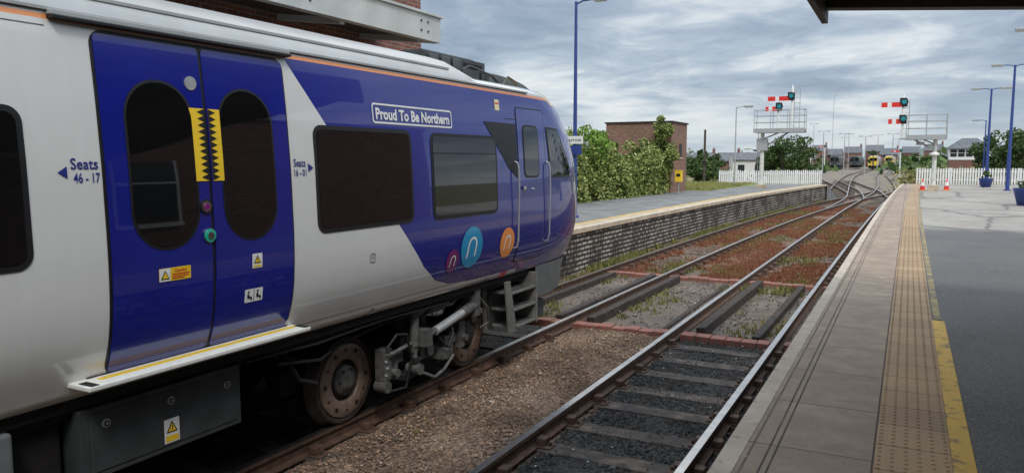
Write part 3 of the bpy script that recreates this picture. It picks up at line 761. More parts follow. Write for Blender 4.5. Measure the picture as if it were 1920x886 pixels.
def stones(px, py, r, z):
    N = len(px); z = np.broadcast_to(np.asarray(z, float), (N,))
    oct_ = np.array([(1, 0, 0), (0, 1, 0), (-1, 0, 0), (0, -1, 0), (0, 0, .8), (0, 0, -.8)])
    ang = rng.uniform(0, 6.28, N); ca, sa = np.cos(ang), np.sin(ang)
    VV = np.repeat(oct_[None], N, 0)*(1+rng.uniform(-.35, .35, (N, 6, 3)))*r[:, None, None]
    X = VV[:, :, 0]*ca[:, None]-VV[:, :, 1]*sa[:, None]; Y = VV[:, :, 0]*sa[:, None]+VV[:, :, 1]*ca[:, None]
    VV = np.stack([X+px[:, None], Y+py[:, None], VV[:, :, 2]+z[:, None]], -1).reshape(-1, 3)
    of = np.array([(0, 1, 4), (1, 2, 4), (2, 3, 4), (3, 0, 4), (1, 0, 5), (2, 1, 5), (3, 2, 5), (0, 3, 5)])
    FF = (of[None]+(np.arange(N)*6)[:, None, None]).reshape(-1, 3)
    return VV, FF
def gz(px): return -.178+np.where(np.abs(px+3.96) < .78, (1-np.abs((px+3.96)/.78)**4)*.04, 0)
N = 28000
px = np.where(rng.random(N) < .52, rng.uniform(-4.74, -3.17, N), rng.uniform(-2.98, -1.66, N))
ex = rng.random(N) < .08; px[ex] = rng.uniform(-1.5, -.9, ex.sum())
py = 1.6+9.7*rng.random(N)**.85
r = rng.uniform(.007, .018, N)*np.where(rng.random(N) < .06, 1.8, 1)
VV, FF = stones(px, py, r, gz(px)); stuff(raw_mesh('gravel', VV, FF, M['stone']))
N = 9000; px = rng.uniform(-6.9, -1, N); py = rng.uniform(17.3, 34, N); px += cB(25)*(-px/8)
VV, FF = stones(px, py, rng.uniform(.012, .03, N), -.172); stuff(raw_mesh('gravel', VV, FF, M['stone']))
N = 2600; px = rng.uniform(-6.8, -1.1, N); py = rng.uniform(11.6, 16.9, N)
keep = rng.random(N) < .3+.7*(np.sin(px*3.1+py*1.7)*np.cos(py*.9) > .1); px = px[keep]; py = py[keep]
VV, FF = stones(px, py, rng.uniform(.01, .03, len(px)), -.168); stuff(raw_mesh('gravel', VV, FF, M['sleeper']))
N = 130; px = rng.uniform(-4.6, -1.7, N); py = rng.uniform(3, 17, N)
VV, FF = stones(px, py, rng.uniform(.006, .018, N), gz(px)+.02); stuff(raw_mesh('pale_chippings', VV, FF, M['whiteold']))

# ------------------------------------------------------------------ TRACKS
def spline(pts):
    Y = np.array([p[0] for p in pts], float); Xv = np.array([p[1] for p in pts], float)
    m = np.gradient(Xv, Y)
    def f(y):
        if y <= Y[0]: return float(Xv[0]+m[0]*(y-Y[0]))
        if y >= Y[-1]: return float(Xv[-1]+m[-1]*(y-Y[-1]))
        i = int(np.searchsorted(Y, y)-1); i = max(0, min(i, len(Y)-2)); h = Y[i+1]-Y[i]; s = (y-Y[i])/h
        return float((2*s**3-3*s**2+1)*Xv[i]+(s**3-2*s**2+s)*h*m[i]+(-2*s**3+3*s**2)*Xv[i+1]+(s**3-s**2)*h*m[i+1])
    return f
tA = spline([(y, -2.32+cA(y)) for y in range(-6, 61, 6)]+[(75, -1.7), (100, -2.4), (150, -4.2), (200, -5), (320, -5.1)])
tB = spline([(y, -5.6+cB(y)) for y in range(-6, 58, 6)]+[(60, -2.75), (66, -2.1), (72, -1.72)])
tC = spline([(40, -4.77), (48, -4.5), (56, -4.5), (70, -5.2), (95, -6.6), (150, -8.8), (200, -9.1), (320, -9.1)])
tD = spline([(66, -5.0), (80, -6.8), (110, -11), (160, -16), (200, -18.5), (320, -18.9)])
tE = spline([(58, -1.9), (70, -2.8), (85, -4.6), (105, -7.1)])
RP = [(-.036, 0, 1), (.036, 0, 1), (.036, -.035, 0), (.01, -.045, 0), (.01, -.13, 0), (.07, -.145, 0), (.07, -.158, 0), (-.07, -.158, 0), (-.07, -.145, 0), (-.01, -.13, 0), (-.01, -.045, 0), (-.036, -.035, 0)]
def rail(f, side, ylist, par):
    b = B(); vs = []; n = len(RP)
    for y in ylist:
        dx = f(y+.5)-f(y-.5); L = math.hypot(1, dx); nxv, nyv = 1/L, -dx/L
        cx = f(y)+nxv*side; cy = y+nyv*side
        for (a, z, _) in RP: vs.append((cx+nxv*a, cy+nyv*a, z))
    top = []; oth = []
    for k in range(len(ylist)-1):
        for i in range(n):
            j = (i+1) % n; q = (k*n+i, k*n+j, (k+1)*n+j, (k+1)*n+i); (top if i == 0 else oth).append(q)
    b.add(vs, top, M['railtop']); b.add(vs, oth, M['rust'])
    b.build('rail', par)
def track(f, y0, y1, label, sleepers, half=1.27):
    T = thing('railway_track', label, 'railway track', (f(y0), y0, 0), group='railway tracks')
    yl = list(np.arange(y0, min(y1, 75), 2.0))+list(np.arange(max(75, y0+.1), y1, 8))+[y1] if y0 < 75 else list(np.arange(y0, y1, 8))+[y1]
    for s in (-.752, .752): rail(f, s, yl, T)
    if sleepers:
        b = B(); b.box(-half, half, -.125, .125, -.28, -.168, M['sleeper'])
        for s in (-.752, .752):
            b.box(s-.19, s+.19, -.085, .085, -.168, -.15, M['rust']); b.box(s-.13, s-.035, -.055, .055, -.15, -.08, M['rust']); b.box(s+.035, s+.13, -.055, .055, -.15, -.08, M['rust'])
            b.cyl((s-.16, 0, -.15), (s-.16, 0, -.12), .018, M['rust'], 6); b.cyl((s+.16, 0, -.15), (s+.16, 0, -.12), .018, M['rust'], 6)
        base = None
        for k, y in enumerate(sleepers):
            loc = Vector((f(y), y, random.uniform(-.008, .006)))-Vector(T['base'])
            if base is None:
                base = b.build('sleeper', T, loc=(0, 0, 0), bevel=.01); ob = base
            else: ob = base.copy(); col.objects.link(ob)
            ob.location = loc; ob.rotation_euler = (0, random.uniform(-.006, .006), -math.atan(f(y+.5)-f(y-.5))+random.uniform(-.015, .015))
    return T
slA = [y+random.uniform(-.03, .03) for y in np.arange(1.2, 59, .74) if not (11.0 < y < 17.4)]
slB = [y for y in np.arange(1.5, 57, .74) if not (11.0 < y < 17.4)]
track(tA, -4, 320, 'railway track with worn steel rails beside the platform edge', slA)
track(tB, -4, 71, 'railway track under the train with rusty rails', slB)
track(tC, 44, 320, 'railway track branching toward the yard', [y for y in np.arange(60, 110, .9)])
track(tD, 66, 320, 'railway track curving toward sidings', [y for y in np.arange(68, 100, .9)])
track(tE, 58, 104, 'crossover railway track in the junction', [])

t = NT('pit_floor', (.16, .13, .1), .9)
c = t.ramp(t.noise(2.4, 8, rough=.65), [(.3, (.075, .058, .045)), (.5, (.155, .115, .088)), (.7, (.23, .18, .14))])
c = t.mix(t.ramp(t.noise(.9, 4), [(.45, 0.), (.65, .7)]), c, (.10, .085, .07))
c = t.mix(t.ramp(t.noise(50, 3), [(.35, .5), (.5, 0.)]), c, (.05, .04, .03)); t.col(c); t.bump(t.noise(25, 6), .8, .02); M['pit'] = t.m
b = B(); ribbon(b, lambda y: -6.9+cB(y), lambda y: -1.0, -.175, [11.45, 14, 17.0], M['pit']); structure(b.build('pit_floor_ground'))
grp = 'brick kerbs across the tracks'
for y0 in (11.28, 16.95):
    for (a, c) in ((-6.28, -4.94), (-4.77, -3.17), (-2.98, -1.67), (-1.48, -.95)):
        b = B(); k = a
        while k < c-.05:
            e = min(k+.225, c); b.box(k, e-.012, y0+random.uniform(-.008, .008), y0+.24+random.uniform(-.01, .01), -.3, -.085+random.uniform(-.015, .006), M['brickpit']); k = e
        b.box(a, c, y0+.01, y0+.23, -.3, -.125, M['pit'])
        meta(b.build('brick_kerb', loc=(a, y0, -.3), bevel=.006), 'low red brick kerb between the rails', 'kerb', grp)
def timber(x0, x1, y0, y1, z1, w=.14):
    b = B(); n = 9; vs = []
    for k in range(n):
        s = k/(n-1); x = x0+(x1-x0)*s; y = y0+(y1-y0)*s; j = random.uniform(-.01, .01)
        vs += [(x-w/2+j, y, -.3), (x+w/2+j, y, -.3), (x+w/2+j, y, z1+j), (x-w/2+j, y, z1+random.uniform(-.012, .008))]
    fs = [(0, 1, 2, 3), tuple(4*(n-1)+i for i in (3, 2, 1, 0))]
    for k in range(n-1):
        o = 4*k; fs += [(o+3, o+2, o+6, o+7), (o+1, o+5, o+6, o+2), (o, o+3, o+7, o+4)]
    b.add(vs, fs, M['timber'])
    meta(b.build('timber_baulk', loc=(x0, y0, -.3), bevel=.01), 'dark weathered timber baulk lying along the rail', 'timber beam', 'timber baulks along the pits')
timber(-4.55, -4.5, 11.56, 16.7, -.02); timber(-2.74, -2.72, 11.56, 16.8, -.01); timber(-1.9, -1.88, 11.56, 16.8, -.06, .12)
timber(-5.12, -5.08, 11.56, 16.8, -.03); timber(-6.08, -6.05, 11.56, 16.8, -.05); timber(-1.3, -1.28, 11.56, 16.8, -.05)
timber(-3.4, -3.42, 11.6, 16.8, -.14, .09)

# ------------------------------------------------------------------ VEGETATION
def leaf_mat(name, stops, rough=.65):
    t = NT(name, (.06, .1, .03), rough, spec=.3)
    f = t.math('ADD', t.math('MULTIPLY', t.rnd, .55), t.math('MULTIPLY', t.noise(.9, 4), .5))
    t.col(t.ramp(f, stops)); return t.m
M['leaf'] = leaf_mat('tree_leaves', [(.2, (.025, .05, .015)), (.5, (.055, .1, .025)), (.8, (.1, .15, .04))])
M['leaf2'] = leaf_mat('ivy_leaves', [(.2, (.05, .09, .015)), (.45, (.15, .2, .045)), (.65, (.32, .36, .11)), (.85, (.52, .53, .24))])
M['leaf3'] = leaf_mat('shrub_leaves', [(.2, (.04, .10, .012)), (.5, (.13, .25, .035)), (.8, (.28, .42, .07))])
M['weedred'] = leaf_mat('red_weed', [(.2, (.14, .045, .03)), (.5, (.27, .09, .052)), (.72, (.3, .16, .085)), (.9, (.2, .19, .07))])
M['weedgreen'] = leaf_mat('green_weed', [(.2, (.06, .075, .02)), (.5, (.16, .17, .05)), (.8, (.33, .27, .1))])
def leaves(C, S, flat=0):
    n = len(C); a = rng.normal(size=(n, 3)); a /= np.linalg.norm(a, axis=1)[:, None]
    b_ = np.cross(a, rng.normal(size=(n, 3))); b_ /= np.linalg.norm(b_, axis=1)[:, None]
    a *= S[:, None]; b_ *= (S*.6)[:, None]
    V = np.stack([C-a, C+b_, C+a, C-b_], 1).reshape(-1, 3); F = np.arange(n*4).reshape(-1, 4); return V, F
def blades(x, y, z, h, w):
    n = len(x); th = rng.uniform(0, 6.28, n); lean = rng.uniform(-.5, .5, (n, 2))*h[:, None]
    dx = np.cos(th)*w; dy = np.sin(th)*w
    V = np.stack([np.stack([x-dx, y-dy, z], -1), np.stack([x+dx, y+dy, z], -1), np.stack([x+lean[:, 0], y+lean[:, 1], z+h], -1)], 1).reshape(-1, 3)
    return V, np.arange(n*3).reshape(-1, 3)
def weeds(name, n, xr, yr, hmax, mat, thr, seed):
    from mathutils import noise as mn
    xs_, ys_ = [], []
    while len(xs_) < n:
        y = yr[0]+(yr[1]-yr[0])*random.random()**1.3; x0 = xr[0](y); x1 = xr[1](y); x = x0+(x1-x0)*random.random()
        if mn.noise(Vector((x*.8+seed, y*.35, seed)))+.5*mn.noise(Vector((x*3, y*3, seed))) > thr:
            for _ in range(6): xs_.append(x+random.gauss(0, .05)); ys_.append(y+random.gauss(0, .06))
    x = np.array(xs_[:n]); y = np.array(ys_[:n]); h = rng.uniform(.3, 1, n)*hmax
    V, F = blades(x, y, np.full(n, -.19), h+.04, rng.uniform(.008, .022, n)*1.3)
    return stuff(raw_mesh(name, V, F, mat))
weeds('red_ground_cover', 46000, (lambda y: -4.75+cB(y), lambda y: -3.2+cA(y)), (17.3, 52), .07, M['weedred'], -.12, 3)
weeds('red_ground_cover', 26000, (lambda y: -2.9+cA(y), lambda y: -1.7+cA(y)), (17.6, 48), .06, M['weedred'], -.08, 8)
weeds('green_weeds', 16000, (lambda y: -7.05+cB(y), lambda y: -6.4+cB(y)), (13, 54), .16, M['weedgreen'], -.02, 11)
weeds('red_ground_cover', 14000, (lambda y: -6.2+cB(y), lambda y: -4.95+cB(y)), (17.3, 52), .08, M['weedred'], 0.0, 15)
weeds('green_weeds', 8000, (lambda y: -6.2+cB(y), lambda y: -1.8), (16, 42), .10, M['weedgreen'], .13, 21)
weeds('green_weeds', 1500, (lambda y: -6.2, lambda y: -1.6), (11.6, 17), .07, M['weedgreen'], .22, 44)
weeds('green_weeds', 200, (lambda y: -4.4, lambda y: -3.2), (6, 16), .05, M['weedgreen'], .25, 31)

def foliage_clumps(center, rx, ry, rz, ncl, nleaf, size):
    C = []; cs = []
    for k in range(ncl):
        d = rng.normal(size=3); d /= np.linalg.norm(d); rr = rng.uniform(.45, .95)
        cs.append(np.array([d[0]*rx, d[1]*ry, d[2]*rz])*rr)
    per = nleaf//ncl
    for c in cs:
        cr = rng.uniform(.22, .42)*min(rx, rz)
        p = rng.normal(size=(per, 3)); p /= np.linalg.norm(p, axis=1)[:, None]; p *= (cr*rng.uniform(.6, 1.1, per))[:, None]; p[:, 2] *= .75
        C.append(c+p)
    C = np.concatenate(C)+np.array(center); return leaves(C, rng.uniform(.6, 1.2, len(C))*size)
def tree(loc, h, r, label, nleaf=2600, size=.16, mat='leaf'):
    T = thing('tree', label, 'tree', loc, 'trees beyond the station'); x, y, z = loc
    b = B(); b.cyl((x, y, z), (x+.05, y, z+h*.35), .05*h*.45, M['bark'], 8, .035*h*.4); b.cyl((x+.05, y, z+h*.35), (x, y, z+h*.8), .035*h*.4, M['bark'], 8, .01*h)
    for k in range(7):
        a = k*.9+random.random(); zz = z+h*(.3+.07*k); b.cyl((x, y, zz), (x+math.cos(a)*r*.6, y+math.sin(a)*r*.6, zz+h*.18), .012*h, M['bark'], 6, .004*h)
    b.build('trunk', T)
    V, F = foliage_clumps((x, y, z+h*.6), r, r, h*.4, 30, nleaf, size)
    raw_mesh('crown', V, F, M[mat], T, loc)
for (x, y, h, r) in ((-13.0, 92, 6.1, 2.2), (-11.2, 95, 5.4, 2.0), (-14.6, 94, 4.4, 1.7), (7.6, 92, 5.6, 1.9), (9.4, 86, 6.2, 2.2), (10.6, 80, 7.8, 2.6), (12.4, 74, 9.2, 3.0), (-19, 82, 3.6, 2.2), (-23, 86, 3.6, 2.4), (-27, 88, 3.8, 2.6), (-31, 95, 4.2, 2.6), (-20, 120, 4.2, 2.5), (-36, 100, 4.6, 2.8), (14, 130, 6, 3), (-17, 72, 2.6, 1.7), (-20, 70, 2.8, 1.9), (-24, 72, 3.0, 2.0)):
    tree((x, y, -.3), h, r, 'dense dark green broadleaf tree behind the station fence', 3000)
C = []
for k in range(170):
    th = rng.uniform(-.6, .35); d = rng.uniform(150, 430); X0 = math.sin(th)*d; Y0_ = math.cos(th)*d
    if -30 < X0 < 6 and Y0_ < 330: continue
    n = 110; p = rng.normal(size=(n, 3))*np.array([6, 5, 1.5]); p[:, 2] = abs(p[:, 2])+.2; C.append(p+np.array([X0, Y0_, 0]))
C = np.concatenate(C); V, F = leaves(C, rng.uniform(.6, 1.5, len(C))); stuff(raw_mesh('distant_woodland', V, F, M['leaf']))
C = []
for k in range(75):
    X0 = rng.choice([rng.uniform(1, 7), rng.uniform(-40, -18)]); Y0_ = rng.uniform(66, 170)
    n = 160; p = rng.normal(size=(n, 3))*np.array([1.2, 1.6, .6]); p[:, 2] = abs(p[:, 2]); C.append(p+np.array([X0, Y0_, -.2]))
C = np.concatenate(C); V, F = leaves(C, rng.uniform(.12, .3, len(C))); stuff(raw_mesh('scrub', V, F, M['weedgreen']))
V = []; F = []; nn = 40
for i in range(nn+1):
    x = -500+1000*i/nn; hgt = 8+9*math.exp(-((x-20)/60)**2)+4*math.sin(x*.02)
    V += [(x, 900, -1), (x, 1100, hgt), (x, 1400, hgt*.8)]
for i in range(nn):
    for j in range(2): F.append((i*3+j, i*3+3+j, i*3+4+j, i*3+1+j))
structure(raw_mesh('hill', V, F, simple('hill_green', (.12, .16, .14), .95, var=.3, scale=.02), smooth=True))

iv = thing('ivy_covered_wall', 'brick wall smothered in yellow-green ivy along the opposite platform', 'ivy wall', (-12, 29, ZP))
b = B()
b.add([(-12.4, 20, ZP-.1), (-12.4, 20, 2.8), (-12.0, 20, 2.8), (-12.0, 20, ZP-.1), (-11.5, 37.8, ZP-.1), (-11.5, 37.8, 2.3), (-11.1, 37.8, 2.3), (-11.1, 37.8, ZP-.1)], [(0, 1, 2, 3), (7, 6, 5, 4), (1, 5, 6, 2), (2, 6, 7, 3), (0, 4, 5, 1)], M['brickold'])
b.build('wall', iv)
# ivy hanging in overlapping swags: clump centres over the face, leaves shelled around each
C = []
for k in range(430):
    t_s = rng.random(); yy = 20+t_s*17.8; hh = 2.3-.55*t_s+.3*math.sin(yy*1.7)+.2*math.sin(yy*.7+1)
    zz = ZP+rng.random()**.8*hh; xx = -11.9+t_s*.9+rng.uniform(-.05, .3); cr = rng.uniform(.14, .34); n = int(70*cr/.2)
    p = rng.normal(size=(n, 3)); p /= np.linalg.norm(p, axis=1)[:, None]; p *= (cr*rng.uniform(.6, 1.1, n))[:, None]; p[:, 2] *= 1.3; p[:, 2] -= .15*np.abs(p[:, 0])
    C.append(p+np.array([xx, yy, zz]))
C = np.concatenate(C); C[:, 2] = np.maximum(C[:, 2], ZP+.02)
V, F = leaves(C, rng.uniform(.045, .085, len(C))); raw_mesh('ivy', V, F, M['leaf2'], iv, (-12, 29, ZP))
def bush(loc, r, h, label, nleaf=5000, size=.08, mat='leaf3'):
    V, F = foliage_clumps((loc[0], loc[1], loc[2]+h*.5), r, r*.9, h*.5, 34, nleaf, size)
    meta(raw_mesh('bush', V, F, M[mat], None, loc), label, 'bush')
bush((-12.5, 29.0, ZP), 1.5, 3.6, 'light green shrub growing over the ivy wall', 8000); bush((-12.9, 26.0, ZP), 1.4, 3.4, 'light green shrub growing over the ivy wall', 6000)
bush((-12.0, 31.8, ZP), 1.2, 3.1, 'light green shrub growing over the ivy wall', 6000); bush((-11.0, 37.5, ZP), .8, 4.0, 'climbing ivy on the corner of the brick shed', 9000, .06, 'leaf2')
bush((-13.5, 33.5, ZP), 1.0, 2.6, 'light green shrub growing over the ivy wall', 4000); bush((-11.4, 35.4, ZP), 1.0, 2.7, 'variegated ivy mound against the wall', 6000, .07, 'leaf2')

sh = thing('brick_shed', 'square flat-roofed red brick building with ivy on one corner', 'building', (-12.4, 39.5, ZP))
b = B(); b.box(-14.2, -10.7, 38, 41, ZP-.1, 4.45, M['brickold']); b.build('wall', sh)
b = B(); b.box(-14.27, -10.63, 37.93, 41.07, 4.45, 4.53, M['timber']); b.build('roof', sh, bevel=.01)
b = B(); b.box(-10.72, -10.68, 39.5, 40.0, 2.7, 3.4, M['black']); b.box(-10.69, -10.66, 39.44, 40.06, 2.62, 2.7, M['conc']); b.build('window', sh)
b = B(); b.cyl((-9.9, 36.6, ZP), (-9.9, 36.6, ZP+.6), .03, M['steel']); b.box(-10.06, -9.74, 36.48, 36.72, ZP+.6, ZP+1.12, M['yellow']); b.box(-10.08, -9.72, 36.46, 36.74, ZP+1.12, ZP+1.16, M['yellow']); b.box(-10.0, -9.8, 36.47, 36.478, ZP+.85, ZP+1.0, M['black'])
meta(b.build('phone_box', loc=(-9.9, 36.6, ZP), bevel=.01), 'small yellow lineside phone cabinet on a post', 'phone cabinet')
t_ = leaf_mat('grass_mat', [(.2, (.12, .14, .035)), (.5, (.26, .26, .09)), (.8, (.36, .34, .13))])
b = B(); b.add([(-30, 41.2, ZP+.002), (-9.6, 41.2, ZP+.002), (-8.5, 55.4, ZP+.002), (-30, 55.4, ZP+.002)], [(0, 1, 2, 3)], simple('grass_ground', (.22, .24, .08), .95, var=.4, scale=1.5, bump=.5)); structure(b.build('grass_ground'))
n = 22000; x = rng.uniform(-24, -9.4, n); y = rng.uniform(41.2, 55.3, n); V, F = blades(x, y, np.full(n, ZP), rng.uniform(.05, .22, n), rng.uniform(.01, .03, n)); stuff(raw_mesh('grass', V, F, t_))

# ------------------------------------------------------------------ BUILDINGS + CANOPIES
st = thing('station_building', 'red brick station building with grey steel canopy on the opposite platform', 'building', (-12, 0, ZP))
b = B(); b.box(-18, -8.8, -14, 12.95, ZP-.1, 9.5, M['brick']); b.build('wall', st)
b = B(); b.box(-18.2, -8.6, -14, 13.1, 9.5, 9.7, M['slate']); b.build('roof', st)
b = B()
def slab(b, y0, y1, za, zb, th, m, xa=-7.55, xb=-8.79):
    vs = [(x, y, z+d) for x, z in ((xa, za), (xb, zb)) for y in (y0, y1) for d in (0, th)]
    b.add(vs, [(0, 1, 3, 2), (4, 6, 7, 5), (0, 4, 5, 1), (2, 3, 7, 6), (0, 2, 6, 4), (1, 5, 7, 3)], m)
slab(b, -14, 11.35, 4.66, 4.82, .1, M['darksteel'])
b.box(-7.549, -7.4, -14, 11.5, 4.60, 5.02, M['greypaint'])
vs = [(-7.551, 11.36, 4.60), (-8.79, 11.36, 4.78), (-8.79, 11.36, 5.02), (-7.551, 11.36, 5.02)]; vs += [(a, 11.5, c) for a, _, c in vs]
b.add(vs, [(3, 2, 1, 0), (4, 5, 6, 7), (0, 1, 5, 4), (2, 3, 7, 6), (1, 2, 6, 5), (3, 0, 4, 7)], M['greypaint'])
b.box(-7.6, -7.36, -14, 11.54, 5.021, 5.06, M['greypaint'])
for k in range(8): slab(b, -3+k*2, -2.9+k*2, 4.56, 4.72, .095, M['greypaint'])
b.build('canopy', st)
for y, z in ((10.9, 4.74), (11.1, 4.74), (10.9, 4.9), (11.1, 4.9), (8, 4.74), (8, 4.9), (8.2, 4.74), (8.2, 4.9)):
    b = B(); b.cyl((-7.4, y, z), (-7.385, y, z), .02, M['darksteel'], 8); b.build('bolt', st)
for y in (7.5, 10.2):
    wn = B(); wn.box(-8.80, -8.77, y, y+1.1, 6.2, 8.2, M['winglass']); wn.build('window', st)

can = thing('platform_canopy', 'dark steel platform canopy overhanging the platform', 'canopy', (2, 3, ZP))
b = B()
def canz(x): return 4.28-(x+.95)*.083
def cb(x0, x1, y0, y1, d0, d1, m):
    vs = []
    for x in (x0, x1):
        for y in (y0, y1):
            for d in (d0, d1): vs.append((x, y, canz(x)+d))
    b.add(vs, [(0, 1, 3, 2), (4, 6, 7, 5), (0, 4, 5, 1), (2, 3, 7, 6), (0, 2, 6, 4), (1, 5, 7, 3)], m)
cb(-.9, 5.2, -9, 9.3, .12, .2, M['darksteel']); cb(-.9, 5.2, 9.31, 9.5, -.03, .26, M['darksteel'])
for k in range(5): cb(-.9, 5.2, -7+k*3.5, -6.85+k*3.5, -.02, .115, M['darksteel'])
b.box(-.97, -.905, -9, 9.66, 4.13, 4.56, M['darksteel'])
b.build('canopy_roof', can)
for y in (-5, 1.0):
    b = B(); b.cyl((4.6, y, ZP), (4.6, y, 3.9), .1, M['postblue'], 14); b.build('column', can)
nb = thing('station_building', 'long red brick station building behind the platform', 'building', (7, 2, ZP))
b = B(); b.box(5.3, 10, -14, 20.5, ZP-.1, 4.9, M['brick']); b.build('wall', nb)
b = B(); b.box(5.2, 10.1, -14, 20.6, 4.9, 5.05, M['slate']); b.build('roof', nb)
for y in (-4, 1, 5, 9.5):
    b = B(); b.box(5.28, 5.297, y, y+1.4, 1.9, 3.6, M['winglass']); b.box(5.26, 5.296, y-.06, y, 1.84, 3.66, M['white']); b.box(5.26, 5.296, y+1.4, y+1.46, 1.84, 3.66, M['white']); b.box(5.26, 5.296, y, y+1.4, 2.72, 2.78, M['white']); b.box(5.22, 5.296, y-.08, y+1.48, 1.76, 1.84, M['white']); b.build('window', nb)

def house(x, y, w, d, h, rz, wall, group, label, chim=True, roofh=None):
    H = thing('house', label, 'house', (0, 0, 0), group, base=False); H.location = (x, y, -.3); H.rotation_euler = (0, 0, rz)
    rh = roofh or d*.33
    b = B(); b.box(-w/2, w/2, -d/2, d/2, 0, h, wall); b.add([(-w/2, -d/2, h), (-w/2, d/2, h), (-w/2, 0, h+rh-.05), (w/2, -d/2, h), (w/2, d/2, h), (w/2, 0, h+rh-.05)], [(0, 1, 2), (3, 5, 4)], wall)
    b.build('wall', H, loc=(0, 0, 0))
    b = B(); o = .25
    b.add([(-w/2-o*.1, -d/2-o, h-.1), (w/2+o*.1, -d/2-o, h-.1), (w/2+o*.1, 0, h+rh), (-w/2-o*.1, 0, h+rh), (-w/2-o*.1, d/2+o, h-.1), (w/2+o*.1, d/2+o, h-.1)], [(0, 1, 2, 3), (3, 2, 5, 4)], M['slate'])
    r = b.build('roof', H, loc=(0, 0, 0)); md = r.modifiers.new('s', 'SOLIDIFY'); md.thickness = .12
    if chim:
        b = B(); b.box(w/2-.75, w/2-.05, -.35, .35, h+rh-.4, h+rh+.9, wall)
        for k in range(3): b.cyl((w/2-.62+k*.22, 0, h+rh+.9), (w/2-.62+k*.22, 0, h+rh+1.25), .08, M['brickold'], 8)
        b.build('chimney', r, loc=(0, 0, 0))
    nw = max(2, int(w/2.4))
    for fl in range(2 if h > 4 else 1):
        for k in range(nw):
            cx = -w/2+(k+.5)*w/nw; z = 1.0+fl*2.6
            b = B(); b.box(cx-.45, cx+.45, -d/2-.03, -d/2-.005, z, z+1.2, M['winglass']); b.box(cx-.5, cx+.5, -d/2-.08, -d/2-.006, z-.1, z, M['white']); b.build('window', H, loc=(0, 0, 0))
    return H
for k in range(6): house(-55+k*3.6, 116+k*.9, 3.55, 6, 4.9, .12, M['brick'], 'terraced houses behind the station', 'red brick terraced house with slate roof and chimney pots', roofh=1.8)
for k in range(7): house(-62+k*6.2, 205+k*2, 5.8, 6, 3.2, .1, M['render'] if k % 3 == 1 else M['brick'], 'houses on the skyline', 'two-storey pale rendered house with slate roof' if k % 3 == 1 else 'two-storey red brick house with slate roof', roofh=1.7)
for k in range(9):
    house(-52+k*7.4+(k % 3)*.8, 360+(k % 2)*9, 7.0, 8, 5.2+(k % 3)*.8, 0, M['brick'], 'brick apartment blocks beyond the yard', 'red brick housing block with grey pitched roof', chim=(k % 2 == 0))
for k in range(5): house(14+k*9, 330+k*4, 8, 8, 4.5, 0, M['brick'] if k % 2 else M['render'], 'brick apartment blocks beyond the yard', 'low house beside the railway yard', chim=True)
house(-20.6, 113, 4.6, 5, 3.0, .3, M['whiteold'], 'outbuildings', 'white-walled outbuilding with shallow grey roof', chim=False, roofh=.9)
house(-25.5, 128, 8, 6, 2.8, .1, M['brick'], 'outbuildings', 'low brick outbuilding with grey roof', chim=False, roofh=1.0)

sb = thing('signal_box', 'white and brick signal box with hipped slate roof', 'signal box', (8.3, 140, -.3)); x, y, z = 8.3, 140, -.3
b = B(); b.box(x-2.7, x+2.7, y-2, y+2, z, z+2.9, M['brick']); b.build('wall', sb)
b = B(); b.box(x-2.75, x+2.75, y-2.05, y+2.05, z+2.9, z+4.7, M['white']); b.build('upper_storey', sb)
for k in range(5):
    b = B(); b.box(x-2.6+k*1.06, x-1.72+k*1.06, y-2.1, y-2.06, z+3.4, z+4.5, M['winglass']); b.box(x-2.6+k*1.06, x-1.72+k*1.06, y-2.13, y-2.101, z+3.93, z+3.98, M['white']); b.build('window', sb)
b = B(); b.add([(x-3.2, y-2.5, z+4.7), (x+3.2, y-2.5, z+4.7), (x+3.2, y+2.5, z+4.7), (x-3.2, y+2.5, z+4.7), (x-1, y, z+6.3), (x+1, y, z+6.3)], [(0, 1, 5, 4), (1, 2, 5), (2, 3, 4, 5), (3, 0, 4), (3, 2, 1, 0)], M['slate']); b.cyl((x-1, y, z+6.2), (x-1, y, z+6.9), .07, M['white']); b.cyl((x+1, y, z+6.2), (x+1, y, z+6.9), .07, M['white']); b.build('roof', sb)

# ------------------------------------------------------------------ FENCES
def fence(p0, p1, z, h, label):
    p0 = Vector((*p0, z)); p1 = Vector((*p1, z)); d = p1-p0; L = d.length; d.normalize(); nrm = Vector((-d.y, d.x, 0))
    Fc = thing('picket_fence', label, 'fence', tuple(p0)); b = B(); n = int(L/.16)
    for k in range(n):
        c = p0+d*(k*.16); a = c-d*.05; e = c+d*.05; w = nrm*.012
        hh = h*random.uniform(.97, 1.02)
        vs = []
        for o in (-w, w): vs += [a+o, e+o, e+o+Vector((0, 0, hh-.07)), c+o+Vector((0, 0, hh)), a+o+Vector((0, 0, hh-.07))]
        b.add(vs, [(0, 1, 2, 3, 4), (9, 8, 7, 6, 5), (0, 5, 6, 1), (1, 6, 7, 2), (2, 7, 8, 3), (3, 8, 9, 4), (4, 9, 5, 0)], M['white'])
    b.build('pickets', Fc)
    b = B()
    for zz in (.28, .78):
        a = p0+nrm*.03; e = p1+nrm*.03
        b.cyl(a+Vector((0, 0, zz*h)), e+Vector((0, 0, zz*h)), .035, M['white'], 4)
    k = 0
    while k < L:
        c = p0+d*k+nrm*.07; b.cyl(c, c+Vector((0, 0, h*.98)), .05, M['white'], 4); k += 2
    b.build('fence_rail', Fc)
fence((-12.9, 59.5), (-5.9, 63.5), .0+.55, 1.25, 'white painted picket fence at the end of the opposite platform')
fence((.55, 60.3), (13, 60.3), ZP-.02, 1.15, 'white painted picket fence across the end of the platform')
b = B(); b.box(-14, -5.6, 59.8, 66, -.3, .5, M['ground']); structure(b.build('ground_bank'))

